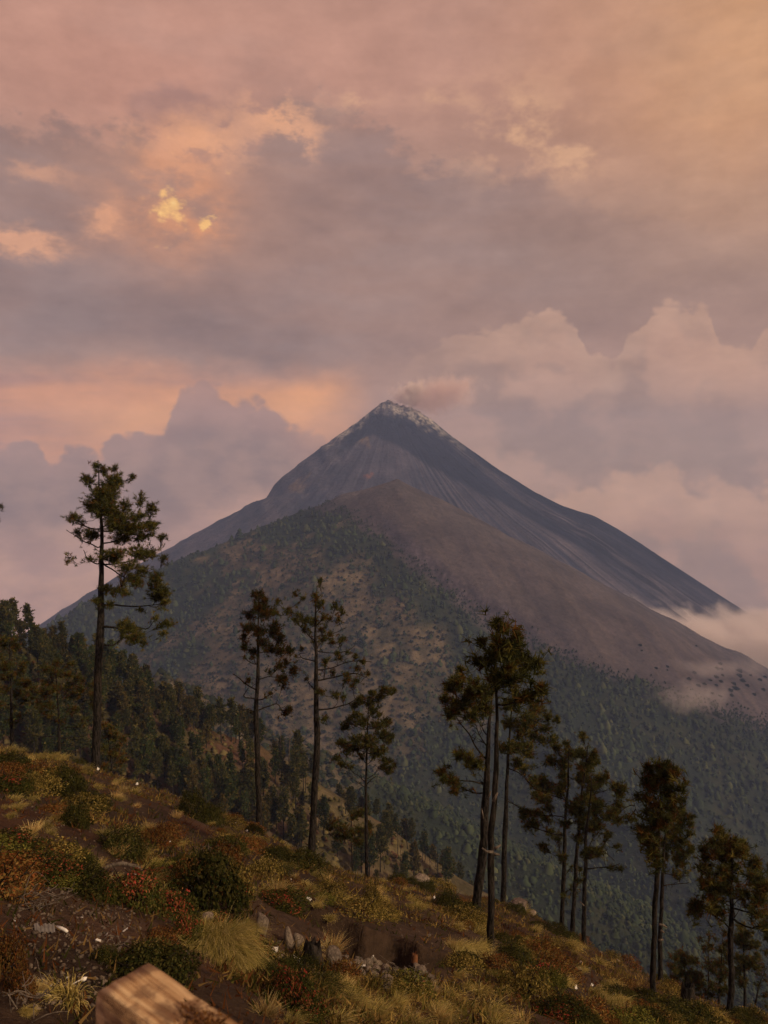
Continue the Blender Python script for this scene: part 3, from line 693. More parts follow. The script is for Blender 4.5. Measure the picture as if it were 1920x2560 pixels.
        mixv = rng.uniform(0, 1, (n, 1)); cl = np.where(mixv < 0.30, DARKG, np.where(mixv < 0.72 - tint * 0.3, GREEN, np.where(mixv < 0.93 - tint * 0.55, YELL, BROWN)))
        needle_tufts(crown, p, ax, tuft * rng.uniform(0.5, 0.98, n), cl, spec.get('needles', 18), rng, w=0.072)
        for i in range(n):                            # twigs that carry the bunches
            if rng.uniform() < 0.55:
                s0 = pth[rng.integers(len(pth) // 2, len(pth))]
                tws.tube(np.array([s0, (s0 + p[i]) / 2 + np.array((0, 0, -0.05)) + rng.normal(size=3) * 0.03, p[i]]), (0.011, 0.008, 0.005), 3, cap=False)
    obj('crown', crown.mesh('crown', False, origin), M['needle'], root)
    if tws.n: obj('twigs', tws.mesh('twigs', False, origin), M['bark'], root)['kind'] = 'stuff'
    return root
ZA = (100, 1130, 3.88); ZB = (560, 1440, 2.911); ZE = (1080, 1520, 2.513); ZG = (1560, 1860, 3.253); ZL = (0, 1450, 3.318)
pine(dict(name='pine_tree', seed=1, crop=ZA, w=21, label='tallest lone pine on the left, bare trunk with branches reaching right', tuft=0.40,
  trunk=[(532, 3005), (552, 2500), (580, 2000), (582, 1700), (584, 1400), (588, 1150), (590, 940), (592, 700), (580, 420), (570, 170)],
  limbs=[[(612, 1492), (700, 1478), (800, 1500), (950, 1502), (1080, 1490)], [(612, 1690), (700, 1692), (800, 1690), (930, 1670), (1060, 1690)],
         [(575, 935), (480, 895), (395, 870), (300, 805), (222, 762)], [(575, 1090), (500, 1070), (445, 1010), (420, 950)], [(610, 1090), (720, 1085), (840, 1070), (960, 1040)], [(620, 1095), (720, 1150), (790, 1200), (880, 1240)]],
  clumps=[(510, 120, 26, 28), (580, 170, 60, 42), (640, 155, 26, 26), (420, 270, 62, 55), (590, 290, 105, 85), (740, 280, 70, 60), (795, 240, 26, 26), (480, 400, 110, 80), (650, 400, 120, 85), (800, 370, 60, 70),
          (420, 520, 95, 70), (600, 530, 130, 90), (780, 520, 120, 80), (900, 490, 50, 42), (962, 460, 28, 75), (960, 560, 70, 50), (430, 610, 80, 42), (620, 650, 140, 80), (800, 640, 125, 80), (960, 620, 80, 46), (1080, 690, 50, 32),
          (700, 770, 140, 76), (870, 740, 120, 60), (1000, 730, 80, 42), (380, 770, 72, 36, 1), (285, 850, 40, 24, 1), (500, 800, 85, 55), (700, 870, 125, 46), (900, 840, 100, 46), (1100, 850, 46, 30), (780, 960, 140, 46), (950, 970, 120, 60), (1130, 960, 74, 40),
          (430, 970, 46, 46, 1), (500, 1035, 60, 32, 1), (720, 1030, 100, 32), (980, 1050, 100, 46), (1085, 1070, 40, 28), (850, 1130, 66, 28, 1), (950, 1160, 74, 40), (870, 1230, 74, 34), (960, 1250, 66, 40), (660, 1310, 46, 36), (780, 1310, 66, 34), (860, 1340, 60, 28),
          (700, 1370, 34, 24), (800, 1415, 28, 28), (1060, 1240, 54, 34), (1180, 1190, 48, 36), (1160, 1290, 80, 46), (1255, 1330, 42, 52), (1160, 1390, 92, 46), (1220, 1440, 46, 28), (980, 1520, 28, 20), (1100, 1520, 34, 34), (1190, 1562, 34, 14),
          (840, 1645, 80, 32), (960, 1650, 86, 40), (1050, 1700, 100, 46), (1180, 1700, 80, 34), (1250, 1712, 28, 20), (920, 1790, 54, 28), (690, 1770, 62, 54), (735, 1810, 28, 28), (1080, 1790, 42, 22)]))
pine(dict(name='pine_tree', seed=2, crop=ZB, w=15, label='slim pine with rusty brown narrow crown, left of the slender pine pair', tuft=0.36, tint=0.9,
  trunk=[(258, 1800), (250, 1550), (240, 1300), (238, 1100), (240, 900), (243, 700), (245, 500), (250, 300), (255, 130)],
  limbs=[[(235, 990), (180, 972), (130, 965)], [(238, 1020), (190, 1000), (160, 990)], [(245, 980), (320, 950), (385, 935), (415, 990)], [(238, 890), (160, 880), (152, 850), (190, 790)], [(235, 830), (160, 770), (110, 710), (85, 680)], [(240, 760), (330, 730), (380, 740)]],
  clumps=[(250, 140, 35, 25), (200, 160, 30, 25), (300, 160, 28, 30), (260, 220, 55, 35), (170, 290, 40, 35), (280, 290, 60, 45), (330, 290, 20, 20), (190, 350, 50, 30), (380, 330, 20, 25), (270, 380, 60, 40), (370, 390, 55, 40), (150, 430, 22, 35), (160, 490, 35, 22), (300, 470, 55, 40), (400, 460, 45, 40), (420, 540, 45, 30), (480, 530, 28, 35), (340, 550, 45, 30), (220, 540, 30, 25), (420, 610, 30, 25), (510, 680, 28, 45), (440, 640, 25, 20), (400, 750, 35, 25), (430, 790, 22, 30), (330, 700, 25, 18, 1), (350, 830, 12, 10), (190, 740, 18, 14), (470, 970, 22, 22), (440, 1020, 28, 18), (160, 570, 8, 10, 1), (210, 600, 18, 12, 1)]))
pine(dict(name='pine_tree', seed=3, crop=ZB, w=18, label='ragged open pine with thin upper branches, right of the rusty brown pine', tuft=0.34, tint=0.35, dens=1.25,
  trunk=[(632, 1990), (645, 1800), (655, 1600), (668, 1380), (678, 1260), (672, 1000), (670, 800), (668, 600), (668, 300), (680, 70)],
  limbs=[[(680, 975), (780, 965), (900, 935), (960, 900)], [(670, 620), (560, 600), (540, 580)], [(665, 830), (620, 800), (600, 770)], [(668, 480), (600, 420), (520, 340), (440, 270), (385, 215)], [(680, 690), (800, 660), (920, 610), (1075, 610)], [(680, 760), (830, 730), (960, 700), (1050, 740)], [(672, 540), (780, 570), (880, 560), (950, 520)], [(675, 440), (800, 430), (880, 400)]],
  clumps=[(680, 70, 18, 25), (680, 115, 28, 28), (735, 150, 12, 14), (700, 200, 25, 18), (555, 190, 22, 16), (490, 160, 18, 25), (385, 190, 22, 22), (400, 225, 25, 18), (500, 210, 25, 18), (455, 270, 18, 20), (545, 270, 30, 22), (530, 310, 28, 18), (620, 300, 35, 28), (660, 350, 45, 30), (580, 320, 25, 22), (740, 280, 28, 22), (800, 240, 30, 30), (850, 270, 18, 30), (830, 330, 22, 16), (760, 330, 28, 18), (560, 430, 18, 30), (610, 420, 30, 25, 1), (700, 410, 35, 25), (770, 420, 30, 28), (860, 420, 25, 14), (860, 490, 22, 18), (840, 520, 25, 14), (700, 510, 40, 25), (770, 530, 28, 16), (640, 500, 25, 18, 1), (740, 610, 28, 16), (960, 570, 20, 14), (1010, 610, 18, 14), (900, 590, 25, 14, 1), (830, 640, 28, 14), (980, 660, 28, 14), (1050, 700, 14, 14), (960, 710, 28, 12), (900, 700, 25, 14), (720, 680, 25, 14), (790, 720, 25, 14), (720, 790, 30, 22), (890, 780, 30, 28), (820, 830, 28, 16), (940, 820, 20, 14), (870, 860, 20, 12), (745, 1010, 25, 20), (800, 935, 10, 10), (595, 765, 12, 12), (550, 570, 7, 9), (515, 590, 6, 6)]))
pine(dict(name='pine_tree', seed=4, crop=ZB, w=10, Y=44, label='short round-crowned pine on a thin stem, right of the ragged open pine', tuft=0.36, tint=0.15, dens=2.1,
  trunk=[(1035, 2190), (1040, 1800), (1035, 1500), (1038, 1300), (1042, 1100), (1060, 860)],
  limbs=[[(1035, 1500), (990, 1470), (930, 1430), (880, 1380)], [(1035, 1540), (960, 1500), (900, 1440)], [(1040, 1510), (1090, 1460), (1120, 1440)], [(1040, 1480), (1100, 1440), (1120, 1400)]],
  clumps=[(1200, 820, 35, 25), (1240, 840, 14, 18), (1160, 850, 25, 22), (1080, 840, 25, 20), (1140, 910, 35, 25), (1000, 850, 20, 25, 1), (990, 900, 30, 30), (1060, 920, 40, 30), (950, 950, 30, 20), (960, 1000, 40, 25), (1080, 1000, 40, 30), (1130, 1010, 20, 15), (1000, 1060, 60, 30), (900, 1090, 25, 25), (1120, 1080, 60, 30), (1190, 1080, 30, 25), (870, 1140, 35, 25), (960, 1140, 50, 30), (1060, 1150, 60, 40), (1170, 1150, 55, 35), (1220, 1170, 20, 25), (850, 1210, 40, 22), (930, 1220, 50, 30), (1040, 1240, 55, 35), (1140, 1230, 50, 30), (1200, 1240, 25, 20), (820, 1290, 28, 18), (900, 1290, 50, 25), (1000, 1310, 40, 25, 1), (1100, 1310, 40, 25), (1180, 1320, 40, 25), (860, 1350, 25, 16), (930, 1360, 25, 14, 1), (1200, 1390, 30, 30), (1240, 1410, 14, 14), (1160, 1400, 20, 14)]))
pine(dict(name='pine_tree', seed=5, crop=ZE, w=25, label='thick leaning pine with crown swept left, leftmost of the three tall pines', tuft=0.38, tint=0.2,
  trunk=[(262, 1965), (280, 1820), (300, 1700), (330, 1450), (345, 1200), (350, 1000), (365, 750), (385, 500)],
  limbs=[[(340, 950), (280, 880), (240, 800), (180, 740), (130, 660)], [(340, 990), (280, 970), (220, 960)], [(335, 1105), (260, 1085), (170, 1075)], [(350, 880), (300, 800), (270, 730)], [(355, 800), (310, 760), (285, 700)]],
  stubs=[[(322, 1320), (318, 1290), (312, 1260)], [(350, 1195), (362, 1175), (370, 1150)]],
  clumps=[(150, 420, 30, 30), (100, 470, 25, 25), (190, 420, 30, 30), (250, 410, 30, 30), (80, 570, 30, 25), (150, 500, 50, 40), (230, 480, 50, 40), (310, 450, 40, 35), (120, 610, 40, 25), (190, 570, 50, 40), (260, 560, 45, 40), (110, 650, 25, 20), (170, 650, 40, 25), (240, 640, 40, 30), (320, 540, 40, 40), (330, 620, 40, 35), (300, 690, 30, 20), (180, 940, 35, 22), (230, 920, 40, 25), (290, 960, 30, 22), (250, 980, 35, 15), (60, 1020, 28, 18), (110, 1010, 30, 20), (130, 1080, 28, 22), (150, 1120, 30, 16), (80, 1080, 18, 12)]))
pine(dict(name='pine_tree', seed=6, crop=ZE, w=18, label='tallest straight pine in the middle of the three tall pines, pointed crown', tuft=0.38, tint=0.1,
  trunk=[(372, 2145), (378, 1900), (382, 1700), (386, 1500), (395, 1200), (402, 900), (406, 600), (411, 300), (420, 100)],
  stubs=[[(385, 1533), (345, 1532), (315, 1508)], [(392, 1512), (412, 1502), (432, 1488)], [(388, 1545), (425, 1550)], [(386, 1215), (412, 1160)]],
  clumps=[(410, 100, 25, 22), (450, 120, 30, 30), (500, 140, 25, 30), (380, 180, 22, 18), (440, 190, 45, 35), (510, 190, 30, 28), (330, 240, 22, 18), (400, 260, 50, 30), (480, 250, 45, 30), (550, 270, 30, 25), (290, 320, 30, 22), (360, 320, 40, 30), (440, 320, 50, 30), (530, 320, 40, 25), (620, 310, 35, 28), (650, 330, 20, 30), (560, 370, 45, 25), (460, 390, 60, 30), (380, 400, 50, 30), (600, 420, 30, 25), (520, 440, 50, 25), (440, 470, 50, 35), (650, 490, 30, 20), (690, 500, 25, 30), (620, 540, 25, 14, 1), (560, 520, 40, 30)]))
pine(dict(name='pine_tree', seed=7, crop=ZE, w=15, Y=45, label='rear pine of the tall three, crown spreading right over a dark trunk', tuft=0.38, tint=0.1,
  trunk=[(445, 1815), (455, 1600), (462, 1400), (470, 1200), (478, 950), (490, 700), (505, 560)],
  limbs=[[(470, 1000), (560, 1040), (640, 1130), (700, 1170)], [(460, 1200), (500, 1240), (560, 1280)], [(475, 920), (560, 890), (650, 880)], [(480, 840), (580, 800), (700, 780)]],
  clumps=[(540, 560, 40, 30), (620, 580, 35, 25), (690, 650, 35, 20), (480, 600, 50, 40), (560, 640, 60, 40), (640, 650, 40, 30), (740, 700, 40, 25), (790, 700, 18, 20), (470, 700, 45, 40), (550, 720, 60, 40), (640, 740, 50, 35), (720, 760, 40, 25), (760, 820, 28, 30), (470, 800, 40, 35), (560, 810, 60, 35), (660, 830, 50, 30), (720, 860, 30, 25), (500, 880, 45, 25), (590, 880, 40, 20), (640, 1010, 35, 10, 1), (720, 930, 18, 25), (540, 960, 40, 35), (600, 1060, 30, 25), (640, 1090, 35, 30), (690, 1140, 50, 40), (720, 1110, 30, 20), (650, 1150, 35, 25), (440, 880, 30, 30)]))
pine(dict(name='pine_tree', seed=8, crop=ZE, w=12, label='left pine of the middle cluster of three, low limbs reaching left', tuft=0.38, tint=0.2,
  trunk=[(812, 2005), (820, 1800), (828, 1600), (835, 1400), (845, 1200), (855, 1000), (862, 885)],
  limbs=[[(825, 1430), (740, 1410), (660, 1370), (590, 1350)], [(835, 1310), (700, 1310), (570, 1290), (480, 1220)], [(845, 1210), (740, 1180), (650, 1160)]],
  clumps=[(860, 880, 25, 18), (810, 920, 35, 25), (870, 930, 40, 30), (930, 940, 40, 25), (780, 1010, 35, 25), (850, 1010, 50, 35), (920, 1020, 45, 35), (790, 1080, 35, 20), (860, 1100, 45, 30), (720, 1110, 35, 25), (680, 1140, 40, 30), (640, 1150, 25, 20), (750, 1170, 50, 25), (820, 1190, 50, 28), (700, 1190, 30, 20), (560, 1240, 22, 22), (590, 1260, 30, 18), (640, 1250, 35, 16), (640, 1340, 40, 25), (590, 1340, 25, 22), (700, 1330, 30, 18), (750, 1370, 25, 18), (620, 1400, 35, 18), (670, 1430, 35, 20), (760, 1450, 30, 22), (790, 1490, 35, 25), (830, 1510, 30, 22), (810, 1290, 45, 18), (880, 1180, 30, 30), (800, 1710, 25, 18, 1), (860, 1700, 25, 18, 1), (870, 1610, 20, 14, 1), (890, 1750, 25, 12, 1)]))
pine(dict(name='pine_tree', seed=9, crop=ZE, w=11, label='middle pine of the cluster of three, its top rising highest', tuft=0.38, tint=0.1,
  trunk=[(880, 2055), (890, 1850), (898, 1700), (910, 1500), (925, 1400), (942, 1200), (965, 1000), (982, 850)],
  limbs=[[(940, 1200), (1040, 1170), (1140, 1150)]],
  clumps=[(980, 850, 25, 22), (1000, 880, 22, 25), (960, 930, 30, 30), (1010, 940, 25, 30), (960, 1000, 45, 35), (1040, 990, 40, 30), (1080, 1030, 18, 25), (1000, 1060, 50, 30), (1060, 1080, 40, 25), (980, 1120, 50, 30), (1060, 1140, 40, 25), (1150, 1130, 35, 22), (1200, 1120, 22, 25), (1180, 1170, 40, 20), (930, 1160, 40, 30), (920, 1240, 40, 30), (1000, 1200, 45, 30), (900, 1310, 40, 25), (960, 1300, 45, 30), (900, 1400, 35, 25)]))
pine(dict(name='pine_tree', seed=10, crop=ZE, w=12, label='right pine of the cluster of three, branches reaching right', tuft=0.38, tint=0.15,
  trunk=[(955, 2115), (957, 1900), (960, 1750), (962, 1600), (966, 1450), (980, 1250), (1000, 1050)],
  limbs=[[(965, 1640), (1030, 1620), (1120, 1600), (1160, 1570)], [(975, 1400), (1060, 1330), (1160, 1310), (1260, 1310)], [(970, 1500), (1060, 1500), (1120, 1540)]], stubs=[[(955, 1870), (940, 1855), (928, 1840)]],
  clumps=[(1090, 1220, 40, 20), (1060, 1260, 45, 25), (1140, 1280, 40, 20), (1200, 1270, 40, 20), (1250, 1320, 30, 20), (1180, 1310, 35, 15), (1000, 1290, 45, 30), (1060, 1340, 45, 25), (1120, 1340, 30, 18), (1020, 1400, 50, 25), (1100, 1410, 30, 20), (960, 1400, 40, 25), (940, 1480, 40, 25), (1000, 1470, 45, 25), (1060, 1470, 35, 18, 1), (1130, 1440, 14, 10), (1150, 1570, 25, 20, 1), (1100, 1600, 30, 14, 1), (1080, 1530, 35, 14, 1), (900, 1580, 20, 18, 1), (900, 1650, 35, 20, 1), (1010, 1130, 45, 30), (1020, 1200, 45, 30)]))
pine(dict(name='pine_tree', seed=11, crop=ZG, w=15, label='front pine of the right-hand pair, tall with pale stubs on its trunk', tuft=0.38, tint=0.25,
  trunk=[(238, 2045), (250, 1850), (265, 1600), (275, 1300), (282, 1100), (290, 700), (300, 400), (302, 150)],
  limbs=[[(290, 640), (180, 640), (130, 600), (110, 480)]], stubs=[[(286, 1468), (320, 1474), (350, 1492)], [(300, 1518), (328, 1535)], [(282, 1596), (322, 1590)]],
  clumps=[(300, 140, 22, 22), (350, 180, 35, 30), (390, 190, 22, 25), (290, 190, 20, 20), (230, 220, 22, 25), (240, 270, 22, 22), (330, 250, 50, 40), (380, 260, 30, 30), (290, 320, 40, 30), (370, 330, 50, 30), (430, 320, 14, 14), (210, 350, 35, 25), (260, 390, 35, 25), (350, 400, 55, 35), (130, 440, 22, 20, 1), (190, 440, 35, 25), (260, 470, 45, 30), (350, 480, 50, 30), (230, 540, 40, 25), (300, 560, 50, 35), (180, 540, 22, 20), (230, 610, 35, 22), (280, 640, 40, 30), (150, 690, 35, 20), (120, 670, 25, 25), (220, 700, 40, 25), (200, 760, 30, 25), (190, 820, 40, 35), (230, 880, 40, 30), (260, 950, 30, 25), (260, 800, 40, 40)]))
pine(dict(name='pine_tree', seed=12, crop=ZG, w=12, label='rear pine of the right-hand pair, bushy crown with one low bare branch', tuft=0.40, tint=0.15,
  trunk=[(297, 1910), (300, 1600), (308, 1400), (315, 1200), (325, 950), (340, 720), (395, 500)],
  limbs=[[(320, 1155), (380, 1140), (450, 1140), (530, 1125)], [(330, 1050), (420, 1060), (510, 1040)]],
  clumps=[(440, 480, 50, 20), (490, 490, 25, 22), (400, 520, 45, 30), (470, 550, 45, 30), (540, 590, 30, 20), (400, 600, 55, 30), (480, 630, 50, 25), (540, 650, 22, 22), (380, 680, 50, 35), (460, 700, 50, 30), (530, 720, 25, 25), (400, 770, 55, 35), (480, 780, 40, 25), (540, 830, 22, 16), (540, 860, 25, 20), (370, 850, 50, 35), (450, 860, 50, 30), (500, 900, 40, 20), (360, 940, 40, 30), (440, 950, 50, 25), (490, 970, 25, 14), (350, 1030, 25, 20, 1), (420, 1040, 50, 16, 1), (500, 1030, 30, 14, 1), (450, 1100, 50, 16, 1)]))
pine(dict(name='pine_tree', seed=13, crop=ZG, w=16, label='broad-crowned pine near the right edge with a bare limb curving left', tuft=0.40, tint=0.25,
  trunk=[(843, 2215), (855, 2000), (865, 1800), (880, 1500), (885, 1250), (882, 1000), (870, 760)],
  limbs=[[(860, 1490), (800, 1440), (720, 1400), (660, 1370), (600, 1380)], [(885, 1460), (930, 1430), (950, 1370), (940, 1310)], [(700, 1060), (660, 1040), (600, 1000), (650, 900), (680, 850)], [(880, 1330), (820, 1300), (760, 1240)]],
  clumps=[(860, 740, 30, 20), (820, 760, 28, 20), (900, 770, 35, 25), (800, 800, 20, 25), (870, 820, 60, 30), (960, 800, 30, 25), (720, 850, 40, 22), (800, 880, 50, 35), (900, 890, 60, 40), (980, 880, 35, 30), (680, 900, 25, 22), (740, 940, 45, 25), (840, 960, 60, 40), (940, 960, 60, 35), (1030, 910, 35, 35), (1040, 960, 28, 28), (700, 960, 30, 20), (660, 1030, 40, 22), (620, 1080, 35, 25), (720, 1060, 50, 30), (820, 1060, 55, 35), (930, 1060, 60, 35), (1040, 1050, 45, 30), (1090, 1020, 20, 25), (680, 1120, 45, 25), (780, 1140, 55, 30), (890, 1140, 60, 35), (1000, 1150, 50, 25), (1080, 1150, 35, 20), (1140, 1170, 30, 16), (680, 1200, 45, 22), (770, 1220, 55, 28), (880, 1220, 50, 30), (980, 1220, 40, 22), (1060, 1210, 40, 18), (1110, 1240, 40, 25), (750, 1330, 28, 28), (1040, 1370, 14, 16), (1100, 1350, 14, 14), (570, 1290, 35, 22), (560, 1340, 28, 20), (620, 1330, 45, 22), (580, 1370, 30, 16), (650, 1270, 30, 18), (1000, 1290, 40, 14)]))
pine(dict(name='pine_tree', seed=14, crop=ZG, w=9, Y=52, label='small dark pine behind the broad-crowned pine near the right edge', tuft=0.40, tint=0.1,
  trunk=[(985, 2180), (985, 1900), (972, 1650), (960, 1480)],
  clumps=[(960, 1490, 40, 25), (920, 1530, 40, 30), (1000, 1540, 40, 30), (1040, 1590, 40, 30), (930, 1600, 45, 30), (990, 1640, 60, 35), (1070, 1650, 30, 30), (1000, 1720, 60, 35), (1080, 1710, 25, 25), (930, 1710, 45, 30), (1040, 1770, 40, 25), (960, 1780, 50, 30), (920, 1820, 40, 20), (1010, 1850, 50, 25), (930, 1900, 40, 30), (990, 1930, 40, 20), (900, 1880, 25, 25)]))
pine(dict(name='pine_tree', seed=15, crop=ZG, w=7, Y=56, label='thin sparse young pine between the right-hand pair and the broad-crowned pine', tuft=0.38, tint=0.5, dens=0.6,
  trunk=[(690, 2080), (690, 1850), (690, 1700), (690, 1530)],
  clumps=[(690, 1540, 40, 22), (620, 1590, 30, 22), (680, 1610, 50, 28), (730, 1560, 20, 16), (640, 1650, 40, 25), (710, 1670, 40, 25), (680, 1730, 50, 25), (640, 1780, 40, 25), (730, 1800, 40, 25)]))
pine(dict(name='young_pine', seed=16, crop=ZG, w=8, Y=51, label='low spreading young pine at the right hill edge beside the right-hand pair', tuft=0.40, tint=0.35, cat='young pine', deep=0.9,
  trunk=[(520, 2120), (515, 2000), (500, 1850), (480, 1700)],
  clumps=[(400, 1710, 40, 25), (470, 1700, 45, 25), (540, 1720, 40, 25), (380, 1770, 50, 25), (480, 1780, 50, 30), (570, 1790, 40, 25), (440, 1840, 50, 25), (600, 1850, 50, 30), (540, 1860, 50, 30), (620, 1920, 50, 30), (520, 1930, 50, 30), (640, 1980, 50, 30), (570, 2010, 50, 25), (420, 1910, 45, 25)]))
pine(dict(name='young_pine', seed=17, crop=ZG, w=8, Y=50, label='bushy young pine under the broad-crowned pine, left of its trunk', tuft=0.40, tint=0.35, cat='young pine', deep=0.9,
  trunk=[(770, 2120), (775, 1950), (785, 1800), (800, 1590)],
  clumps=[(780, 1630, 40, 30), (820, 1600, 30, 25), (840, 1560, 20, 15), (740, 1760, 35, 25), (800, 1780, 45, 30), (720, 1830, 40, 25), (780, 1870, 45, 40), (830, 1860, 30, 30), (700, 1930, 40, 30), (800, 1950, 40, 25), (740, 1990, 45, 25), (690, 2040, 40, 25), (800, 2040, 40, 25), (820, 1690, 30, 25)]))
pine(dict(name='pine_tree', seed=18, crop=ZG, w=14, Y=50, label='pine mostly outside the right edge of the view, only its left branches showing', tuft=0.40, tint=0.25,
  trunk=[(1290, 2320), (1300, 1900), (1300, 1500), (1290, 1000)],
  clumps=[(1155, 1105, 28, 16), (1160, 1380, 22, 40), (1150, 1460, 25, 22), (1155, 1520, 22, 30), (1165, 1590, 20, 20), (1250, 1050, 60, 40), (1300, 1150, 70, 40), (1220, 1250, 50, 30), (1320, 1300, 70, 40), (1230, 1420, 60, 40), (1340, 1480, 60, 40), (1250, 1560, 50, 30), (1155, 1690, 18, 18)]))
pine(dict(name='young_pine', seed=19, crop=ZG, w=6, Y=49, label='thin leaning young pine at the lower right corner of the view', tuft=0.38, tint=0.5, cat='young pine', dens=0.6,
  trunk=[(1050, 2180), (1090, 2000), (1140, 1880), (1165, 1820)],
  clumps=[(1150, 1830, 25, 20), (1120, 1900, 30, 20), (1160, 1920, 20, 30), (1100, 1970, 30, 18), (1150, 2040, 30, 30), (1160, 2120, 20, 30)]))
pine(dict(name='young_pine', seed=20, crop=ZL, w=14, Y=54, label='bushy young pine at the left edge of the view above the grassy slope', tuft=0.46, tint=0.45, cat='young pine', deep=0.9, dens=0.8,
  trunk=[(100, 1480), (100, 1200), (95, 900), (80, 480)],
  clumps=[(60, 470, 60, 25), (130, 490, 40, 22), (30, 530, 50, 30), (20, 610, 45, 30), (110, 560, 45, 30), (200, 700, 40, 25), (170, 760, 40, 25), (90, 690, 50, 30), (30, 710, 40, 35), (110, 770, 60, 30), (40, 800, 50, 30), (220, 860, 50, 30), (150, 860, 50, 30), (60, 890, 50, 30), (230, 930, 40, 30), (100, 960, 50, 30), (20, 990, 50, 30), (180, 1010, 50, 25), (60, 1080, 60, 25, 1), (180, 1120, 60, 25, 1), (100, 1180, 60, 25, 1)]))
pine(dict(name='young_pine', seed=21, crop=ZL, w=14, Y=53, label='wide bushy young pine just left of the tall lone pine trunk', tuft=0.46, tint=0.4, cat='young pine', deep=0.9, dens=0.8,
  trunk=[(500, 1480), (490, 1200), (470, 950), (455, 690)],
  limbs=[[(490, 1180), (380, 1150), (280, 1190)], [(490, 1250), (600, 1210), (720, 1220)], [(490, 1300), (340, 1290), (240, 1250)], [(490, 1320), (620, 1310), (740, 1300)], [(490, 1220), (560, 1130), (640, 1120)]],
  clumps=[(460, 690, 45, 30), (390, 720, 45, 30), (520, 740, 35, 28), (570, 780, 40, 28), (610, 830, 40, 28), (460, 780, 60, 35), (540, 840, 60, 35), (370, 790, 45, 30), (640, 860, 25, 25), (700, 920, 40, 25), (750, 950, 25, 30), (430, 880, 60, 35), (520, 910, 60, 35), (620, 930, 60, 35), (720, 1000, 50, 35), (350, 870, 45, 30), (300, 880, 40, 30), (290, 960, 40, 30), (380, 980, 50, 30), (450, 1000, 60, 30), (560, 1000, 60, 35), (650, 1040, 50, 30), (450, 1090, 40, 20), (740, 1080, 40, 25), (330, 1080, 50, 20, 1), (560, 1120, 50, 20, 1), (680, 1180, 50, 25, 1)]))
pine(dict(name='young_pine', seed=22, crop=ZL, w=10, Y=50, label='low bushy young pine just right of the tall lone pine trunk', tuft=0.46, tint=0.45, cat='young pine', deep=0.9, dens=0.8,
  trunk=[(920, 1640), (920, 1450), (900, 1300), (880, 1180)],
  clumps=[(880, 1180, 30, 25), (920, 1220, 40, 25), (980, 1250, 30, 20), (1020, 1310, 35, 22), (960, 1310, 40, 22), (890, 1290, 40, 25), (900, 1360, 40, 20), (980, 1370, 25, 14), (940, 1490, 50, 22), (890, 1500, 40, 20), (970, 1540, 40, 25), (930, 1420, 40, 22)]))
pine(dict(name='young_pine', seed=23, crop=ZB, w=10, Y=58, label='flat-topped bushy pine on the slope behind the round-crowned pine stem', tuft=0.44, tint=0.3, cat='young pine', deep=0.9,
  trunk=[(930, 2080), (930, 1960), (920, 1860), (930, 1760)],
  clumps=[(800, 1800, 45, 25), (870, 1780, 50, 25), (950, 1750, 45, 28), (1010, 1740, 50, 22), (760, 1840, 30, 18), (840, 1850, 50, 25), (920, 1830, 50, 25), (1000, 1820, 50, 25), (980, 1880, 45, 25), (1050, 1850, 30, 25), (1040, 1900, 35, 20), (860, 1900, 40, 20)]))
pine(dict(name='pine_tree', seed=24, crop=(0, 0, 1.0), w=16, Y=34, label='pine beyond the left edge of the view, only a twig tip showing', tuft=0.36, tint=0.2, deep=0.5,
  trunk=[(-260, 1860), (-255, 1600), (-250, 1350), (-250, 1080)], limbs=[[(-252, 1330), (-150, 1310), (-60, 1295), (2, 1272)]],
  clumps=[(-250, 1100, 40, 30), (-220, 1160, 50, 30), (-290, 1190, 50, 30), (-190, 1230, 50, 25), (-270, 1260, 60, 30), (-160, 1290, 40, 20), (-8, 1266, 5, 7, 1), (-6, 1302, 6, 4, 1)]))

# ------------------------------------------------------------------ pines on the mid ridge (shared shapes)
def mid_pine_mesh(seed, h=11.0, kind=0):
    rng = np.random.default_rng(seed); tr = MB(); cr = MB()
    lean = rng.normal(size=2) * 0.03
    ax = lambda z: np.stack([lean[0] * z, lean[1] * z, z], -1)
    zz = np.linspace(-0.6, h * 0.97, 7); tr.tube(ax(zz), np.linspace(0.19, 0.03, 7), 5)
    c0 = (0.32, 0.45, 0.22)[kind]; n = 70; wmax = (1.9, 1.6, 2.4)[kind]
    zc = h * (c0 + (1 - c0) * rng.uniform(0, 1, n) ** 0.85); f = (zc / h - c0) / (1 - c0)
    wr = wmax * (np.sin(np.clip(f * 0.85 + 0.22, 0, 1) * math.pi) ** 0.7 * (1 - f * 0.35)) * rng.uniform(0.3, 1.05, n); a = rng.uniform(0, 2 * math.pi, n)
    ctr = ax(zc) + np.stack([np.cos(a) * wr, np.sin(a) * wr, 0 * a], -1)
    for i in range(0, n, 2):
        s0 = ax(zc[i] - 0.25 * wr[i]); tr.tube(np.array([s0, ctr[i]]), (0.045, 0.015), 3, cap=False)
    per = 6
    p = np.repeat(ctr, per, 0) + rng.normal(size=(n * per, 3)) * np.array((0.42, 0.42, 0.26))
    axs = p - ax(p[:, 2] - 0.8); axs /= np.linalg.norm(axs, axis=1)[:, None]
    mv = rng.uniform(0, 1, (n * per, 1)); wm = (0.75, 1.0, 1.35)[seed % 3]; cl = np.where(mv < 0.35, DARKG * 1.1, np.where(mv < 0.82, np.array((0.060 * wm, 0.060, 0.018)), np.array((0.115, 0.094, 0.028))))
    needle_tufts(cr, p, axs, rng.uniform(0.8, 1.3, n * per), cl, 8, rng, w=0.26, spread=0.8)
    return tr.mesh('mid_trunk', True), cr.mesh('mid_crown')
mid_kinds = [mid_pine_mesh(300 + i, (11, 12, 9.5)[i % 3], i % 3) for i in range(9)]
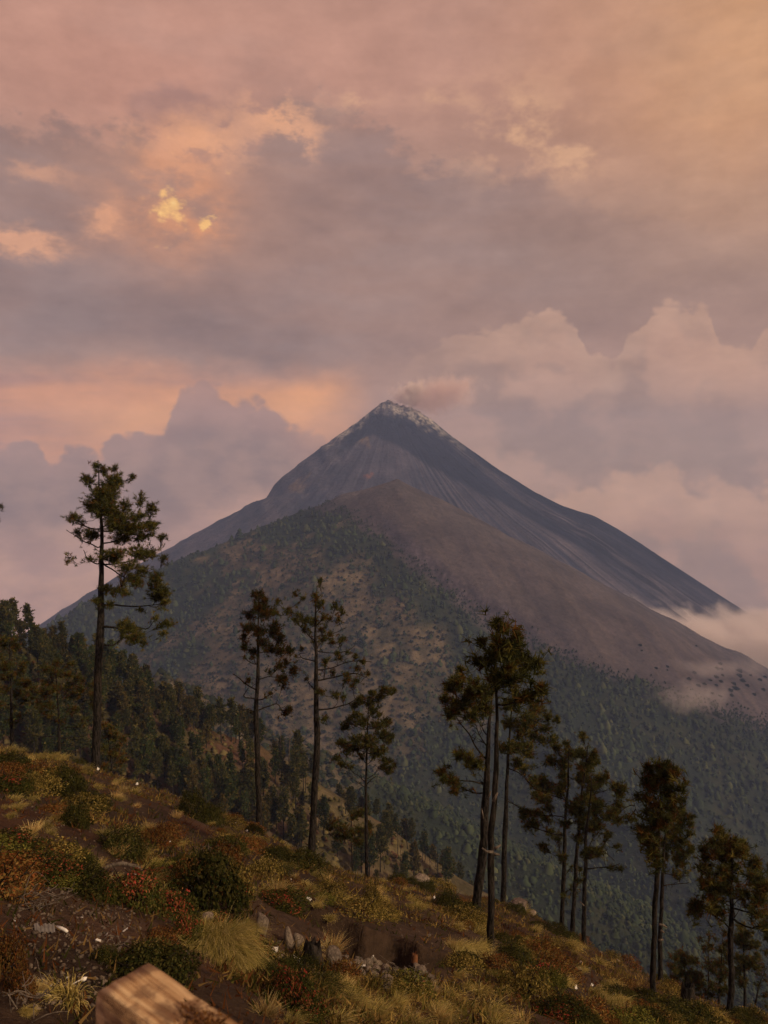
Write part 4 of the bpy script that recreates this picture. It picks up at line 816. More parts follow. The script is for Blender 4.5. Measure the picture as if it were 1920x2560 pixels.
def place_mid(x, y, z, s, k, rz, label, group):
    e = obj('ridge_pine', None, loc=(x, y, z)); e.rotation_euler = (0, 0, rz); e.scale = (s * RNG.uniform(0.85, 1.1), s * RNG.uniform(0.85, 1.1), s)
    t, c = mid_kinds[k]; obj('trunk', t, M['bark'], e); obj('crown', c, M['needle'], e)
    return tag(e, label, 'pine tree', group)
LM = ('small dark pine in the wood on the ridge behind the near hillside', 'pines on the ridge behind the near hillside')
def mid_hit(px, py):
    u, t = ray(px, py); ys = np.linspace(112, 335, 450); zz = z_mid(u * ys, ys); k = np.nonzero(zz >= t * ys)[0]
    if len(k) == 0: return None
    y = ys[k[0]]; return np.array((u * y, y, zz[k[0]]))
def region(px):
    if px < 300: return 'small pine on the wooded face of the ridge behind the lone pine', 'pines on the ridge face at the left'
    if px < 660: return 'small pine on the ridge face between the lone pine and the ragged pine', 'pines on the ridge face in the middle'
    return 'small pine on the tan ridge slope right of the ragged pine', 'pines on the tan ridge slope'
count = 0
# crest row first, then the face
for px in list(np.arange(-60, 620, 15.0)):
    cpx = px + RNG.uniform(-8, 8); cu = [c for c in MID_CREST]; Yc = np.interp(cpx, [c[0] for c in cu], [c[2] for c in cu]) + RNG.uniform(-8, 6)
    u = ray(cpx, 1700)[0]; x = u * Yc; s = RNG.uniform(0.8, 1.2)
    if 40 < cpx < 170: s *= 0.95
    place_mid(x, Yc, float(z_mid(np.array(x), np.array(Yc))), s, RNG.integers(9), RNG.uniform(0, 6.28), *(('pine silhouetted on the ridge skyline at the far left', 'pines on the left skyline') if cpx < 170 else ('small pine along the ridge crest between the lone pine and the rusty pine', 'pines along the ridge crest'))); count += 1
for cpx, lim in [(500, 1), (690, 1), (650, 0.9), (760, 1.0), (780, .9), (850, 0.95), (990, 0.9), (1010, 1.05), (1030, .9), (1060, 1.0), (1080, .9), (1110, .95), (1135, .8), (1155, .9), (940, .8), (960, .9), (975, 1.0), (905, .8), (915, .9), (860, .9), (1180, .7), (705, .7)]:
    Yc = np.interp(cpx, [c[0] for c in MID_CREST], [c[2] for c in MID_CREST]) + RNG.uniform(-3, 10); x = ray(cpx, 1900)[0] * Yc
    place_mid(x, Yc, float(z_mid(np.array(x), np.array(Yc))), lim * 1.0, RNG.integers(9), RNG.uniform(0, 6.28), *(('pine on the ridge crest behind the rusty and ragged pines', 'crest pines behind the rusty pine') if cpx < 800 else ('pine in the row along the tan ridge crest left of the tall three', 'row of pines on the tan crest'))); count += 1
tries = 0; placed = []
while count < 275 and tries < 6000:
    tries += 1
    px = RNG.uniform(-30, 1200); py = RNG.uniform(1560, 2260)
    crest = np.interp(px, [c[0] for c in MID_CREST], [c[1] for c in MID_CREST]); edge = np.interp(px, [e[0] for e in EDGE], [e[1] for e in EDGE])
    if py < crest or py > edge + 35: continue
    dens = 0.75 if px < 600 else (0.5 if px < 760 else 0.30)
    if px > 760 and py - crest < 40: dens = 0.1
    dens *= 0.35 + 0.65 * float(fbm(np.array(px / 60.0), np.array(py / 60.0), 201, 2) > -0.15)
    if RNG.uniform() > dens: continue
    if any(abs(px - a) < 13 and abs(py - b) < 10 for a, b in placed): continue
    h = mid_hit(px, py)
    if h is None: continue
    placed.append((px, py)); place_mid(h[0], h[1], h[2] - 0.3, RNG.uniform(0.5, 1.2), RNG.integers(9), RNG.uniform(0, 6.28), *region(px)); count += 1
# bare dead trunks on the tan part of the ridge
def snag(seed, h=8.0):
    rng = np.random.default_rng(seed); b = MB(); zz = np.linspace(-0.3, h, 6)
    b.tube(np.stack([np.cumsum(rng.normal(size=6)) * 0.08, np.cumsum(rng.normal(size=6)) * 0.08, zz], -1), np.linspace(0.14, 0.035, 6), 5)
    for _ in range(9):
        z0 = rng.uniform(0.3, 0.95) * h; a = rng.uniform(0, 6.28); L = rng.uniform(0.4, 1.5) * (1.2 - z0 / h)
        b.tube(limb_path((0, 0, z0), (math.cos(a) * L, math.sin(a) * L, z0 + rng.uniform(0, 0.8)), rng, -0.1, 4), np.linspace(0.04, 0.012, 4), 3)
    return b.mesh('dead_trunk', True)
snags = [snag(400 + i, 6 + i) for i in range(4)]
sn = 0; tries = 0
while sn < 46 and tries < 2000:
    tries += 1; px = RNG.uniform(880, 1180) if sn < 32 else RNG.uniform(640, 880); crest = np.interp(px, [c[0] for c in MID_CREST], [c[1] for c in MID_CREST]); py = crest + RNG.uniform(4, 110)
    h = mid_hit(px, py)
    if h is None: continue
    o = obj('dead_tree', snags[sn % 4], M['deadwood'] if sn % 5 == 0 else M['bark'], loc=(h[0], h[1], h[2])); s = RNG.uniform(0.6, 1.0); o.scale = (s, s, s); o.rotation_euler = (RNG.normal() * 0.05, RNG.normal() * 0.05, RNG.uniform(0, 6.28))
    tag(o, 'bare dead trunk standing on the tan ridge slope behind the near pines', 'dead tree', 'dead trunks on the ridge'); sn += 1
for px, s in [(700, 1.1), (722, 1.3)]:
    Yc = np.interp(px, [c[0] for c in MID_CREST], [c[2] for c in MID_CREST]); x = ray(px, 1900)[0] * Yc
    b = snag(440 + px, 8); o = obj('dead_tree', b, M['deadwood'], loc=(x, Yc, float(z_mid(np.array(x), np.array(Yc))))); o.scale = (s, s, s)
    tag(o, 'pale leafless dead tree on the ridge crest, %s one of two' % ('left' if px == 700 else 'right'), 'dead tree')

# ------------------------------------------------------------------ far forest, scrub on the clearing, bushes on the ash
def blob_tree(rng, conic):
    """small crown of ragged facets: 26 triangles"""
    n = 5; v = [(0, 0, 1.0)]
    for r, z in ((0.34, 0.62), (0.5, 0.30), (0.36, 0.02)) if not conic else ((0.26, 0.66), (0.42, 0.36), (0.5, 0.04)):
        a0 = rng.uniform(0, 6.28)
        for i in range(n):
            a = a0 + i / n * 6.283; k = r * rng.uniform(0.65, 1.3); v.append((math.cos(a) * k, math.sin(a) * k, z + rng.uniform(-0.1, 0.1)))
    f = []
    for i in range(n): f.append((0, 1 + i, 1 + (i + 1) % n))
    for l in range(2):
        for i in range(n):
            a, b = 1 + l * n + i, 1 + l * n + (i + 1) % n; f += [(a, a + n, b + n), (a, b + n, b)]
    return np.array(v), np.array(f)
shapes = [blob_tree(np.random.default_rng(500 + i), i % 2) for i in range(10)]
small_shapes = [(v_[:11], f_[:15]) for v_, f_ in shapes]
def scatter_blobs(name, pts, hgt, wid, cols, label, simple=False):
    V = []; F = []; Cc = []; n0 = 0; ids = RNG.integers(0, 10, len(pts))
    for s in range(10):
        m = ids == s; k = int(m.sum())
        if k == 0: continue
        v, f = (small_shapes if simple else shapes)[s]; a = RNG.uniform(0, 6.28, k); ca, sa = np.cos(a), np.sin(a)
        x = (v[None, :, 0] * ca[:, None] - v[None, :, 1] * sa[:, None]) * wid[m][:, None]; y = (v[None, :, 0] * sa[:, None] + v[None, :, 1] * ca[:, None]) * wid[m][:, None]
        z = v[None, :, 2] * hgt[m][:, None]
        vv = np.stack([x + pts[m, 0][:, None], y + pts[m, 1][:, None], z + pts[m, 2][:, None] - 0.3], -1)
        V.append(vv.reshape(-1, 3)); F.append((f[None] + (np.arange(k) * len(v))[:, None, None]).reshape(-1, 3) + n0); n0 += k * len(v)
        Cc.append(np.repeat(cols[m] * RNG.uniform(0.75, 1.25, (k, 1)), len(v), 0))
    o = obj(name, mk_mesh(name, np.concatenate(V), np.concatenate(F), np.concatenate(Cc)), M['far_leaf'])
    return tag(o, label, None, None, 'stuff')
def far_sample(n, weight):
    p = weight.ravel() / weight.sum(); k = RNG.choice(p.size, n, p=p); i, j = np.unravel_index(k, weight.shape)
    x = Xf[i, j]; y = Yf[i, j] * (1 + RNG.normal(size=n) * 0.003); x = x + RNG.normal(size=n) * 2.0
    return np.stack([x, y, z_far(x, y)], 1), i, j
vis = ((pyf > 1180) & (pyf < 2560) & (pxf > -60) & (pxf < 1990)).astype(float)
# hide what lies behind the mid ridge and the near hill
crest_f = np.interp(pxf, [c[0] for c in MID_CREST], [c[1] for c in MID_CREST]); vis *= (pyf < np.minimum(crest_f, np.where(pxf > 1150, np.interp(pxf, [e[0] for e in EDGE], [e[1] for e in EDGE]), 9999)) + 30)
yw = np.where(Yf < 1390, 1.0, 0.45)
wf = vis * (1 - ash) * (1 - clear) * yw
p, i, j = far_sample(18000, wf)
hh = np.where(p[:, 1] > 900, 5.4, 3.5 * (0.55 + 0.45 * p[:, 1] / 900)) * np.exp(RNG.normal(size=len(p)) * 0.36); mixv = RNG.uniform(0, 1, (len(p), 1))
cf = np.where(mixv < 0.5, np.array((0.026, 0.036, 0.018)), np.where(mixv < 0.88, np.array((0.036, 0.046, 0.021)), np.array((0.054, 0.060, 0.027))))
cf = cf * (1 + 0.45 * fbm(p[:, 0] / 70, p[:, 1] / 70, 271, 3))[:, None]
scatter_blobs('forest', p, hh, hh ** 0.8 * RNG.uniform(1.0, 1.9, len(p)), cf, 'dark green forest covering the mountainside')
ncl = fbm(Xf / 45, Yf / 45, 211, 3)
p, i, j = far_sample(9500, vis * clear * (1 - ash) * yw * (0.5 + sstep(-0.15, 0.45, ncl)))
hh = 1.6 + 4.6 * RNG.uniform(0, 1, len(p)) ** 2.2; mixv = RNG.uniform(0, 1, (len(p), 1))
cf = np.where(mixv < 0.45, np.array((0.022, 0.027, 0.013)), np.where(mixv < 0.75, np.array((0.036, 0.036, 0.017)), np.array((0.060, 0.048, 0.026))))
scatter_blobs('scrub', p, hh, hh * RNG.uniform(0.9, 1.7, len(p)), cf, 'dark scrub dotting the dry tan clearing on the mountainside', True)
p, i, j = far_sample(3000, vis * yw * np.exp(-((pyf - al + 8) / 22.0) ** 2) * (pxf > 620))
hh = RNG.uniform(1.5, 5.5, len(p)); scatter_blobs('treeline_scrub', p, hh, hh * RNG.uniform(0.7, 1.1, len(p)), np.tile(np.array((0.028, 0.034, 0.018)), (len(p), 1)), 'thin scrub along the upper treeline below the ash', True)
def far_hit(px, py):
    u, t = ray(px, py); ys = np.linspace(700, 1900, 900); zz = z_far(u * ys, ys); k = np.nonzero(zz >= t * ys)[0]
    if len(k) == 0: return None
    y = ys[k[0]]; return np.array((u * y, y, zz[k[0]]))
def bush_mesh(seed):
    rng = np.random.default_rng(seed); b = MB(); n = 60; d = rand_dirs(n, rng); d[:, 2] = np.abs(d[:, 2]); q = d * rng.uniform(0.5, 1, (n, 1)) * np.array((1, 1, 0.9))
    needle_tufts(b, q, d, rng.uniform(0.6, 0.9, n), np.tile((0.026, 0.030, 0.018), (n, 1)), 6, rng, w=0.5, spread=0.8); return b.mesh('ash_bush')
bushes = [bush_mesh(600 + i) for i in range(4)]
# low scrub and grass clumps on the mid ridge
ui = RNG.uniform(-0.6, 0.32, 9000); yi = RNG.uniform(150, 292, 9000); xi = ui * yi; zi = z_mid(xi, yi); pxi, pyi = proj(xi, yi, zi)
ci = np.interp(pxi, [c[0] for c in MID_CREST], [c[1] for c in MID_CREST]); ei = np.interp(pxi, [e[0] for e in EDGE], [e[1] for e in EDGE]); ok = (pyi > ci - 6) & (pyi < ei + 30) & (fbm(xi / 9, yi / 9, 261, 3) > -0.25)
pm = np.stack([xi, yi, zi], 1)[ok][:4600]; hm = RNG.uniform(0.3, 2.0, len(pm)); mv = RNG.uniform(0, 1, (len(pm), 1))
cm_ = np.where(mv < 0.35, np.array((0.046, 0.044, 0.016)), np.where(mv < 0.6, np.array((0.085, 0.046, 0.024)), np.where(mv < 0.8, np.array((0.14, 0.11, 0.05)), np.array((0.080, 0.066, 0.024)))))
scatter_blobs('ridge_scrub', pm, hm, hm * RNG.uniform(0.9, 1.6, len(pm)), cm_, 'low scrub and grass clumps covering the ridge behind the near hillside', True)
AB = [(1600, 1615, 9), (1604, 1628, 6), (1640, 1672, 8), (1668, 1668, 8), (1668, 1677, 5), (1735, 1684, 11), (1722, 1700, 11), (1740, 1616, 6), (1800, 1662, 10), (1792, 1673, 10), (1803, 1674, 9), (1806, 1690, 9), (1790, 1695, 12), (1775, 1702, 9),
      (1848, 1680, 14), (1848, 1692, 14), (1855, 1704, 13), (1876, 1690, 7), (1745, 1716, 11), (1760, 1712, 10), (1790, 1715, 9), (1802, 1706, 10), (1834, 1712, 11), (1838, 1724, 16), (1826, 1728, 12), (1868, 1716, 10), (1900, 1702, 11), (1912, 1694, 9), (1645, 1724, 8), (1652, 1728, 6), (1780, 1735, 8), (1800, 1742, 9), (1828, 1740, 10), (1885, 1738, 10), (1908, 1726, 10)]
for kk, (px, py, s) in enumerate(AB):
    h = far_hit(px, py)
    if h is None: continue
    o = obj('ash_bush', bushes[kk % 4], M['far_leaf'], loc=tuple(h)); s2 = s * h[1] / FPX * 0.62; o.scale = (s2, s2, s2); o.rotation_euler = (0, 0, RNG.uniform(0, 6.28))
    tag(o, 'dark round bush dotting the bare ash slope at the right', 'bush', 'bushes on the ash slope')
# ------------------------------------------------------------------ near plants
STRAW = np.array((0.68, 0.54, 0.24)); GOLD = np.array((0.55, 0.43, 0.13)); OLIVE = np.array((0.28, 0.25, 0.07)); ORANGE = np.array((0.52, 0.31, 0.11))
def tussock_mesh(seed, n, L, r, cols, comb=0.55, w=0.0028, stiff=0.5):
    rng = np.random.default_rng(seed)
    a = rng.uniform(0, 2 * math.pi, n); q = r * np.sqrt(rng.uniform(0, 1, n)); base = np.stack([np.cos(a) * q, np.sin(a) * q, np.zeros(n) - 0.04], 1)
    out = np.stack([np.cos(a), np.sin(a), 0 * a], 1) * (q / r)[:, None]
    d = out * rng.uniform(0.25, 0.8, (n, 1)) * (1 - 0.5 * comb) + np.array((0, 0, 1.0)) + rng.normal(size=(n, 3)) * 0.13; d /= np.linalg.norm(d, axis=1)[:, None]
    ln = L * rng.uniform(0.35, 1.05, n)[:, None]
    fall = np.array((0.60, -0.45, -0.75)) * comb + rng.normal(size=(n, 3)) * 0.12 + out * 0.25 + np.array((0, 0, -0.35 * (1 - stiff)))
    pr = np.cross(d, rand_dirs(n, rng)); pr /= np.linalg.norm(pr, axis=1)[:, None]; pr = pr * w * rng.uniform(0.6, 1.3, (n, 1))
    V = []; S = (0, 0.35, 0.7, 1.0)
    for i, s in enumerate(S):
        c = base + d * ln * s + fall * ln * s * s
        if i < 3: V += [c - pr * (1 - 0.45 * s), c + pr * (1 - 0.45 * s)]
        else: V += [c]
    V = np.stack(V, 1)
    f = np.array([(0, 1, 3), (0, 3, 2), (2, 3, 5), (2, 5, 4), (4, 5, 6)])
    F = (f[None] + (np.arange(n) * 7)[:, None, None]).reshape(-1, 3)
    k = rng.integers(0, len(cols), n); cc = np.array(cols)[k] * rng.uniform(0.7, 1.25, (n, 1))
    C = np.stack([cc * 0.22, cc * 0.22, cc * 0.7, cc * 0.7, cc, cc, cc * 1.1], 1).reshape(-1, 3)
    return mk_mesh('tussock', V.reshape(-1, 3), F, C)
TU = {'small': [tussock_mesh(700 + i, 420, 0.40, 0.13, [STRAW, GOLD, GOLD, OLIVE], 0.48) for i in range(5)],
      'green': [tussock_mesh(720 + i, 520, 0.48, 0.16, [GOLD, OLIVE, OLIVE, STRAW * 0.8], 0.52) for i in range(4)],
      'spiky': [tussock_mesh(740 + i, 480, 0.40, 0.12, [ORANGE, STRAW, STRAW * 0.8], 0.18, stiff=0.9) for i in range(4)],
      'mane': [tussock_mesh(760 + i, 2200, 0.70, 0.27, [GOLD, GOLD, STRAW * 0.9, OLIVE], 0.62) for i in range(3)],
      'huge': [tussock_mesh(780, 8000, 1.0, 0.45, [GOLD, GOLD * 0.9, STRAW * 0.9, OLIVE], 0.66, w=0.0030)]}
SIZE = {'small': 0.62, 'green': 0.75, 'spiky': 0.72, 'mane': 1.1, 'huge': 1.7}   # about how wide each reads, metres
def tussock(px, py, wpx, kind, label, group=None, cat='grass tussock'):
    h = hit(px, py)
    if h is None: return
    k = TU[kind][RNG.integers(len(TU[kind]))]; o = obj('grass_tussock', k, M['grass'], loc=tuple(h)); s = wpx * h[1] / FPX / SIZE[kind] * 0.95
    o.scale = (s, s, s * RNG.uniform(0.9, 1.15)); o.rotation_euler = (RNG.normal() * 0.12, RNG.normal() * 0.12, RNG.normal() * 0.45)
    return tag(o, label, cat, group)
BIGT = [(540, 2385, 265, 'huge', 'huge golden combed grass tussock behind the sawn beam end'),
        (500, 2322, 100, 'mane', 'golden tussock between two red-leaved shrubs above the huge tussock'), (612, 2330, 100, 'mane', 'golden tussock below the blocky upright rock'),
        (665, 2535, 120, 'spiky', 'orange spiky tussock at the bottom edge right of the beam'), (822, 2478, 120, 'mane', 'combed golden tussock right of the big red shrub'),
        (880, 2520, 110, 'mane', 'straw tussock at the bottom edge, centre of the view'), (950, 2540, 90, 'spiky', 'spiky straw tussock at the bottom edge below the rubble'),
        (1098, 2548, 80, 'spiky', 'bright orange spiky tussock at the bottom right of centre'), (1078, 2486, 80, 'spiky', 'straw tussock at the right end of the rubble'),
        (150, 2052, 80, 'mane', 'large combed pale tussock on the left dirt patch'), (38, 1958, 80, 'mane', 'bright golden tussock at the left edge of the view'), (92, 2480, 90, 'spiky', 'bright dry spiky grass tuft at the lower left'),
        (1290, 2222, 55, 'mane', 'pale combed tussock right of the leaning pine base'), (1428, 2368, 60, 'mane', 'pale tussock on the brow right of the cluster of three pines'), (1384, 2364, 56, 'green', 'pale tussock below the cluster of three pines'),
        (240, 2168, 60, 'spiky', 'dry spiky tussock beside the dark shrub on the left'), (395, 2195, 90, 'mane', 'long grey-green tussock hanging over the left gully edge'), (15, 2205, 60, 'spiky', 'straw tuft at the left edge below the green mat'),
        (1190, 2385, 80, 'mane', 'straw tussock at the foot of the straight tall pine'), (1025, 2250, 50, 'green', 'yellow tussock on the dark soil below the ridge mound'), (690, 2172, 60, 'mane', 'yellow tussock on the brow below the ragged open pine')]
for a in BIGT: tussock(*a)
MANY = [(95, 1895, 60), (130, 1885, 60), (65, 1905, 60), (150, 1895, 50), (20, 1860, 40), (45, 1870, 55), (105, 1930, 50), (60, 1950, 50), (40, 1998, 50), (75, 2000, 45), (12, 2022, 40), (20, 2045, 40), (90, 2085, 40), (115, 2092, 40), (140, 2022, 40), (310, 2082, 50), (362, 2078, 45), (300, 2095, 40), (240, 1972, 40), (210, 1930, 50), (195, 1968, 40),
        (370, 2172, 60), (60, 2245, 50), (640, 2102, 40), (722, 2165, 50), (770, 2168, 40), (640, 2172, 60), (655, 2155, 40), (722, 2242, 60), (690, 2242, 50), (800, 2248, 50), (850, 2255, 50), (955, 2285, 50), (975, 2292, 50), (1045, 2252, 40), (530, 2290, 60), (690, 2470, 60), (990, 2520, 70), (130, 2500, 50), (60, 2530, 60),
        (1265, 2222, 40), (1200, 2335, 50), (1312, 2236, 40), (1500, 2412, 50), (1432, 2432, 50), (1380, 2440, 50), (1402, 2462, 60), (1530, 2462, 50), (1512, 2502, 60), (1552, 2512, 60), (1490, 2482, 50), (1150, 2384, 60), (1722, 2538, 45), (1800, 2545, 40), (1230, 2410, 50), (1260, 2440, 50), (1350, 2400, 45), (1330, 2330, 40), (1460, 2400, 40), (900, 2262, 45), (830, 2235, 45), (760, 2215, 45), (560, 2100, 40), (520, 2060, 40), (330, 1985, 40), (290, 1960, 40)]
for px, py, w in MANY:
    tussock(px + RNG.normal() * 4, py + RNG.normal() * 3, w * RNG.uniform(0.9, 1.25), 'mane' if w >= 60 else ('green' if RNG.uniform() < 0.5 else 'small'), 'straw-coloured bunch grass tussock on the hillside', 'bunch grass tussocks on the hillside')
nt = 0
while nt < 190:
    px = RNG.uniform(-20, 1940); e = np.interp(px, [q[0] for q in EDGE], [q[1] for q in EDGE]); py = e + 4 + (2575 - e) * RNG.uniform(0, 1) ** 1.25
    if 600 < px < 1120 and 2280 < py < 2460 and RNG.uniform() < 0.85: continue
    if px < 340 and py > 2250 and RNG.uniform() < 0.95: continue
    if 420 < px < 690 and py > 2290: continue
    if px < 260 and 1990 < py < 2130 and RNG.uniform() < 0.7: continue
    if py > 2330 and RNG.uniform() < 0.5: continue
    if float(fbm(np.array(px / 130.0), np.array(py / 90.0), 221, 3)) < -0.12: continue
    d = hit(px, py)[1]
    tussock(px, py, RNG.uniform(0.22, 0.5) * FPX / d, ('small', 'green', 'green', 'small', 'spiky')[RNG.integers(5)], 'small dry grass tuft scattered over the hillside', 'small grass tufts on the hillside', 'grass tuft'); nt += 1

SPECIES = {'green': [(0.110, 0.112, 0.024), (0.165, 0.145, 0.034), (0.055, 0.060, 0.015)], 'dark': [(0.022, 0.027, 0.009), (0.038, 0.037, 0.012), (0.062, 0.055, 0.017)],
      'red': [(0.050, 0.056, 0.015), (0.085, 0.070, 0.020), (0.03, 0.035, 0.01)], 'rust': [(0.160, 0.058, 0.020), (0.060, 0.028, 0.011), (0.16, 0.095, 0.030)],
      'olive': [(0.145, 0.112, 0.030), (0.065, 0.052, 0.015), (0.25, 0.180, 0.055)]}
REDT = np.array([(0.30, 0.050, 0.035), (0.24, 0.085, 0.035), (0.32, 0.13, 0.06)])
def shrub_mesh(seed, sp, n=1500, leaf=0.022):
    rng = np.random.default_rng(seed); R, H = 0.5, 0.45
    d = rand_dirs(n, rng); d[:, 2] = np.abs(d[:, 2])
    lump = 0.72 + 0.38 * fbm(d[:, 0] * 2.3 + seed, d[:, 1] * 2.3 + d[:, 2] * 1.7, seed, 3)
    r = (rng.uniform(0.30, 1.0, n) ** 0.4) * (lump + 0.25)
    p = d * r[:, None] * np.array((R, R, H)); p[:, 2] -= 0.04
    nm = d + rng.normal(size=(n, 3)) * 0.7; nm /= np.linalg.norm(nm, axis=1)[:, None]
    a = np.cross(nm, rand_dirs(n, rng)); a /= np.linalg.norm(a, axis=1)[:, None]; b = np.cross(nm, a)
    s = leaf * rng.uniform(0.6, 1.3, (n, 1))
    V = np.stack([p - a * s, p + b * s * 0.45, p + a * s, p - b * s * 0.45], 1).reshape(-1, 3)
    F = (np.array([(0, 1, 2), (0, 2, 3)])[None] + (np.arange(n) * 4)[:, None, None]).reshape(-1, 3)
    cs = np.array(SPECIES[sp])[rng.integers(0, 3, n)] * rng.uniform(0.7, 1.3, (n, 1))
    if sp == 'red':
        z = p[:, 2] / H + 0.5 * fbm(p[:, 0] * 5, p[:, 1] * 5, seed + 5, 2); t = (z > 0.55) & (rng.uniform(0, 1, n) < 0.42); cs[t] = REDT[rng.integers(0, 3, t.sum())] * rng.uniform(0.6, 1.1, (t.sum(), 1))
    fol = mk_mesh('foliage', V, F, np.repeat(cs, 4, 0))
    st = MB()
    for _ in range(12):
        a0 = rng.uniform(0, 6.28); e = np.array((math.cos(a0) * R * rng.uniform(0.3, 0.9), math.sin(a0) * R * rng.uniform(0.3, 0.9), H * rng.uniform(0.5, 1.05)))
        st.tube(limb_path((0, 0, -0.1), e, rng, -0.08, 4), np.linspace(0.012, 0.004, 4), 3)
    return fol, st.mesh('stems')
SH = {k: [shrub_mesh(800 + 10 * i + j, k, 4200 if k in ('dark', 'red') else 2600) for j in range(3)] for i, k in enumerate(SPECIES)}
def shrub(px, py, w, h, sp, label, group=None, cat='shrub'):
    p = hit(px, py)
    if p is None: return
    m = p[1] / FPX; s = w * m * 0.82; yb = p[1] + s * 0.36; xb = p[0] * yb / p[1]; e = obj('shrub', None, loc=(xb, yb, float(z_near(xb, yb)) - 0.03 * s)); sz = h * m / 0.45 * 0.78
    e.scale = (s, s, sz); e.rotation_euler = (0, 0, RNG.uniform(0, 6.28))
    f, st = SH[sp][RNG.integers(3)]; obj('foliage', f, M['leaf'], e); obj('stems', st, M['bark'], e)['kind'] = 'stuff'
    return tag(e, label, cat, group)
BIGS = [(525, 2290, 210, 175, 'dark', 'largest dark green shrub, left of the blocky rock'), (580, 2250, 120, 110, 'olive', 'olive shrub at the right side of the largest dark shrub'), (470, 2230, 110, 110, 'rust', 'rusty shrub at the left side of the largest dark shrub'), (560, 2165, 120, 80, 'rust', 'rusty bush crowning the largest dark shrub'),
        (480, 2045, 110, 75, 'dark', 'dark shrub on the brow between the lone pine and the rusty pine'), (530, 2062, 70, 60, 'dark', 'smaller dark shrub right beside the brow shrub'), (160, 1990, 120, 80, 'dark', 'dark olive shrub in the upper left grass'), (110, 1960, 70, 50, 'olive', 'olive shrub left of the dark shrub in the upper left grass'),
        (300, 2145, 150, 70, 'dark', 'long dark shrub right of the combed pale tussock'), (190, 2070, 80, 80, 'dark', 'upright dark twiggy shrub beside the combed pale tussock'), (215, 2195, 80, 60, 'dark', 'small dark shrub below the left dirt patch'),
        (330, 2275, 180, 110, 'red', 'large red-tipped shrub in the left middle'), (430, 2300, 150, 90, 'red', 'red-tipped shrub right beside the large red-tipped one'), (260, 2255, 90, 60, 'red', 'orange-red shrub left beside the large red-tipped one'),
        (470, 2360, 90, 85, 'red', 'dark shrub with red tips above the sawn beam'), (552, 2335, 80, 50, 'red', 'low bright red shrub beside the golden tussock'), (640, 2425, 110, 90, 'red', 'red-leaved shrub right of the huge tussock'), (725, 2525, 140, 130, 'red', 'big red shrub at the bottom centre'), (770, 2555, 110, 80, 'red', 'red-green shrub at the bottom edge right of the big red shrub'),
        (390, 2120, 130, 55, 'rust', 'orange-brown heath cushion above the long dark shrub'), (420, 2095, 100, 45, 'rust', 'rusty heath cushion below the brow shrubs'), (30, 2140, 110, 60, 'green', 'bright green mat at the left edge'), (80, 2185, 130, 60, 'green', 'green mat right of the left-edge mat'), (150, 2225, 110, 50, 'green', 'green mat just above the twig pile'), (40, 2215, 90, 45, 'green', 'green mat below the left-edge mat'),
        (20, 2440, 110, 130, 'rust', 'tall reddish brown dry bush at the lower left edge'), (50, 2500, 90, 90, 'rust', 'reddish dry bush below the lower left edge bush'), (400, 2372, 110, 55, 'rust', 'brown dry bush left of the red-tipped dark shrub'),
        (262, 2412, 80, 45, 'dark', 'dark mound behind the sawn beam end'), (1165, 2300, 110, 55, 'dark', 'long dark shrub left of the straight tall pine'), (1120, 2270, 80, 50, 'dark', 'dark shrub left beside the long dark shrub'),
        (1310, 2500, 150, 100, 'olive', 'large olive shrub low in the right half'), (1370, 2480, 90, 70, 'green', 'green shrub right beside the large olive shrub'), (1240, 2440, 120, 60, 'rust', 'rusty shrub above the large olive shrub'), (860, 2455, 120, 60, 'rust', 'dark rusty shrub below the rubble'),
        (930, 2270, 60, 80, 'olive', 'tall twiggy shrub at the foot of the round-crowned pine'), (820, 2245, 100, 55, 'olive', 'olive shrub below the brow left of the round-crowned pine'), (660, 2200, 110, 70, 'olive', 'olive shrub right of the largest dark shrub'), (1090, 2215, 110, 28, 'olive', 'low olive mat on the brow right of the brown mound'),
        (1570, 2410, 90, 40, 'rust', 'orange-brown bush on the brow left of the right-hand pair'), (1530, 2392, 50, 30, 'olive', 'olive bush on the brow, left of the orange-brown bush'), (1680, 2495, 90, 40, 'olive', 'olive bush right of the right-hand pair')]
for a in BIGS: shrub(a[0], a[1], a[2] * 1.28, a[3] * 1.3, *a[4:])
ns = 0
names = {'green': ('low green shrub scattered over the hillside', 'small green shrubs on the hillside'), 'dark': ('small dark shrub scattered over the hillside', 'small dark shrubs on the hillside'), 'red': ('small red-tipped shrub on the near hillside', 'small red-tipped shrubs on the hillside'),
         'rust': ('rusty brown heath cushion on the hillside', 'rusty heath cushions on the hillside'), 'olive': ('olive-brown dry shrub on the hillside', 'olive dry shrubs on the hillside')}
while ns < 210:
    px = RNG.uniform(-30, 1950); e = np.interp(px, [q[0] for q in EDGE], [q[1] for q in EDGE]); py = e + 2 + (2580 - e) * RNG.uniform(0, 1) ** 1.15
    if 600 < px < 1120 and 2260 < py < 2480 and RNG.uniform() < 0.9: continue
    if px < 350 and 2260 < py: continue
    if px < 260 and 1990 < py < 2130 and RNG.uniform() < 0.8: continue
    if 420 < px < 690 and py > 2290: continue
    if py > 2300 and RNG.uniform() < 0.55: continue
    v = float(fbm(np.array(px / 150.0), np.array(py / 100.0), 231, 3))
    if v < 0.0: continue
    y = hit(px, py)[1]
    sp = ('dark', 'olive', 'rust', 'rust', 'dark', 'olive')[RNG.integers(6)] if y > 13 else ('dark', 'olive', 'rust', 'green', 'red')[RNG.integers(5)]
    w = RNG.uniform(0.5, 1.5) * FPX / y * (0.7 if y < 12 else 1.0); shrub(px, py, w, w * RNG.uniform(0.22, 0.42), sp, *names[sp]); ns += 1

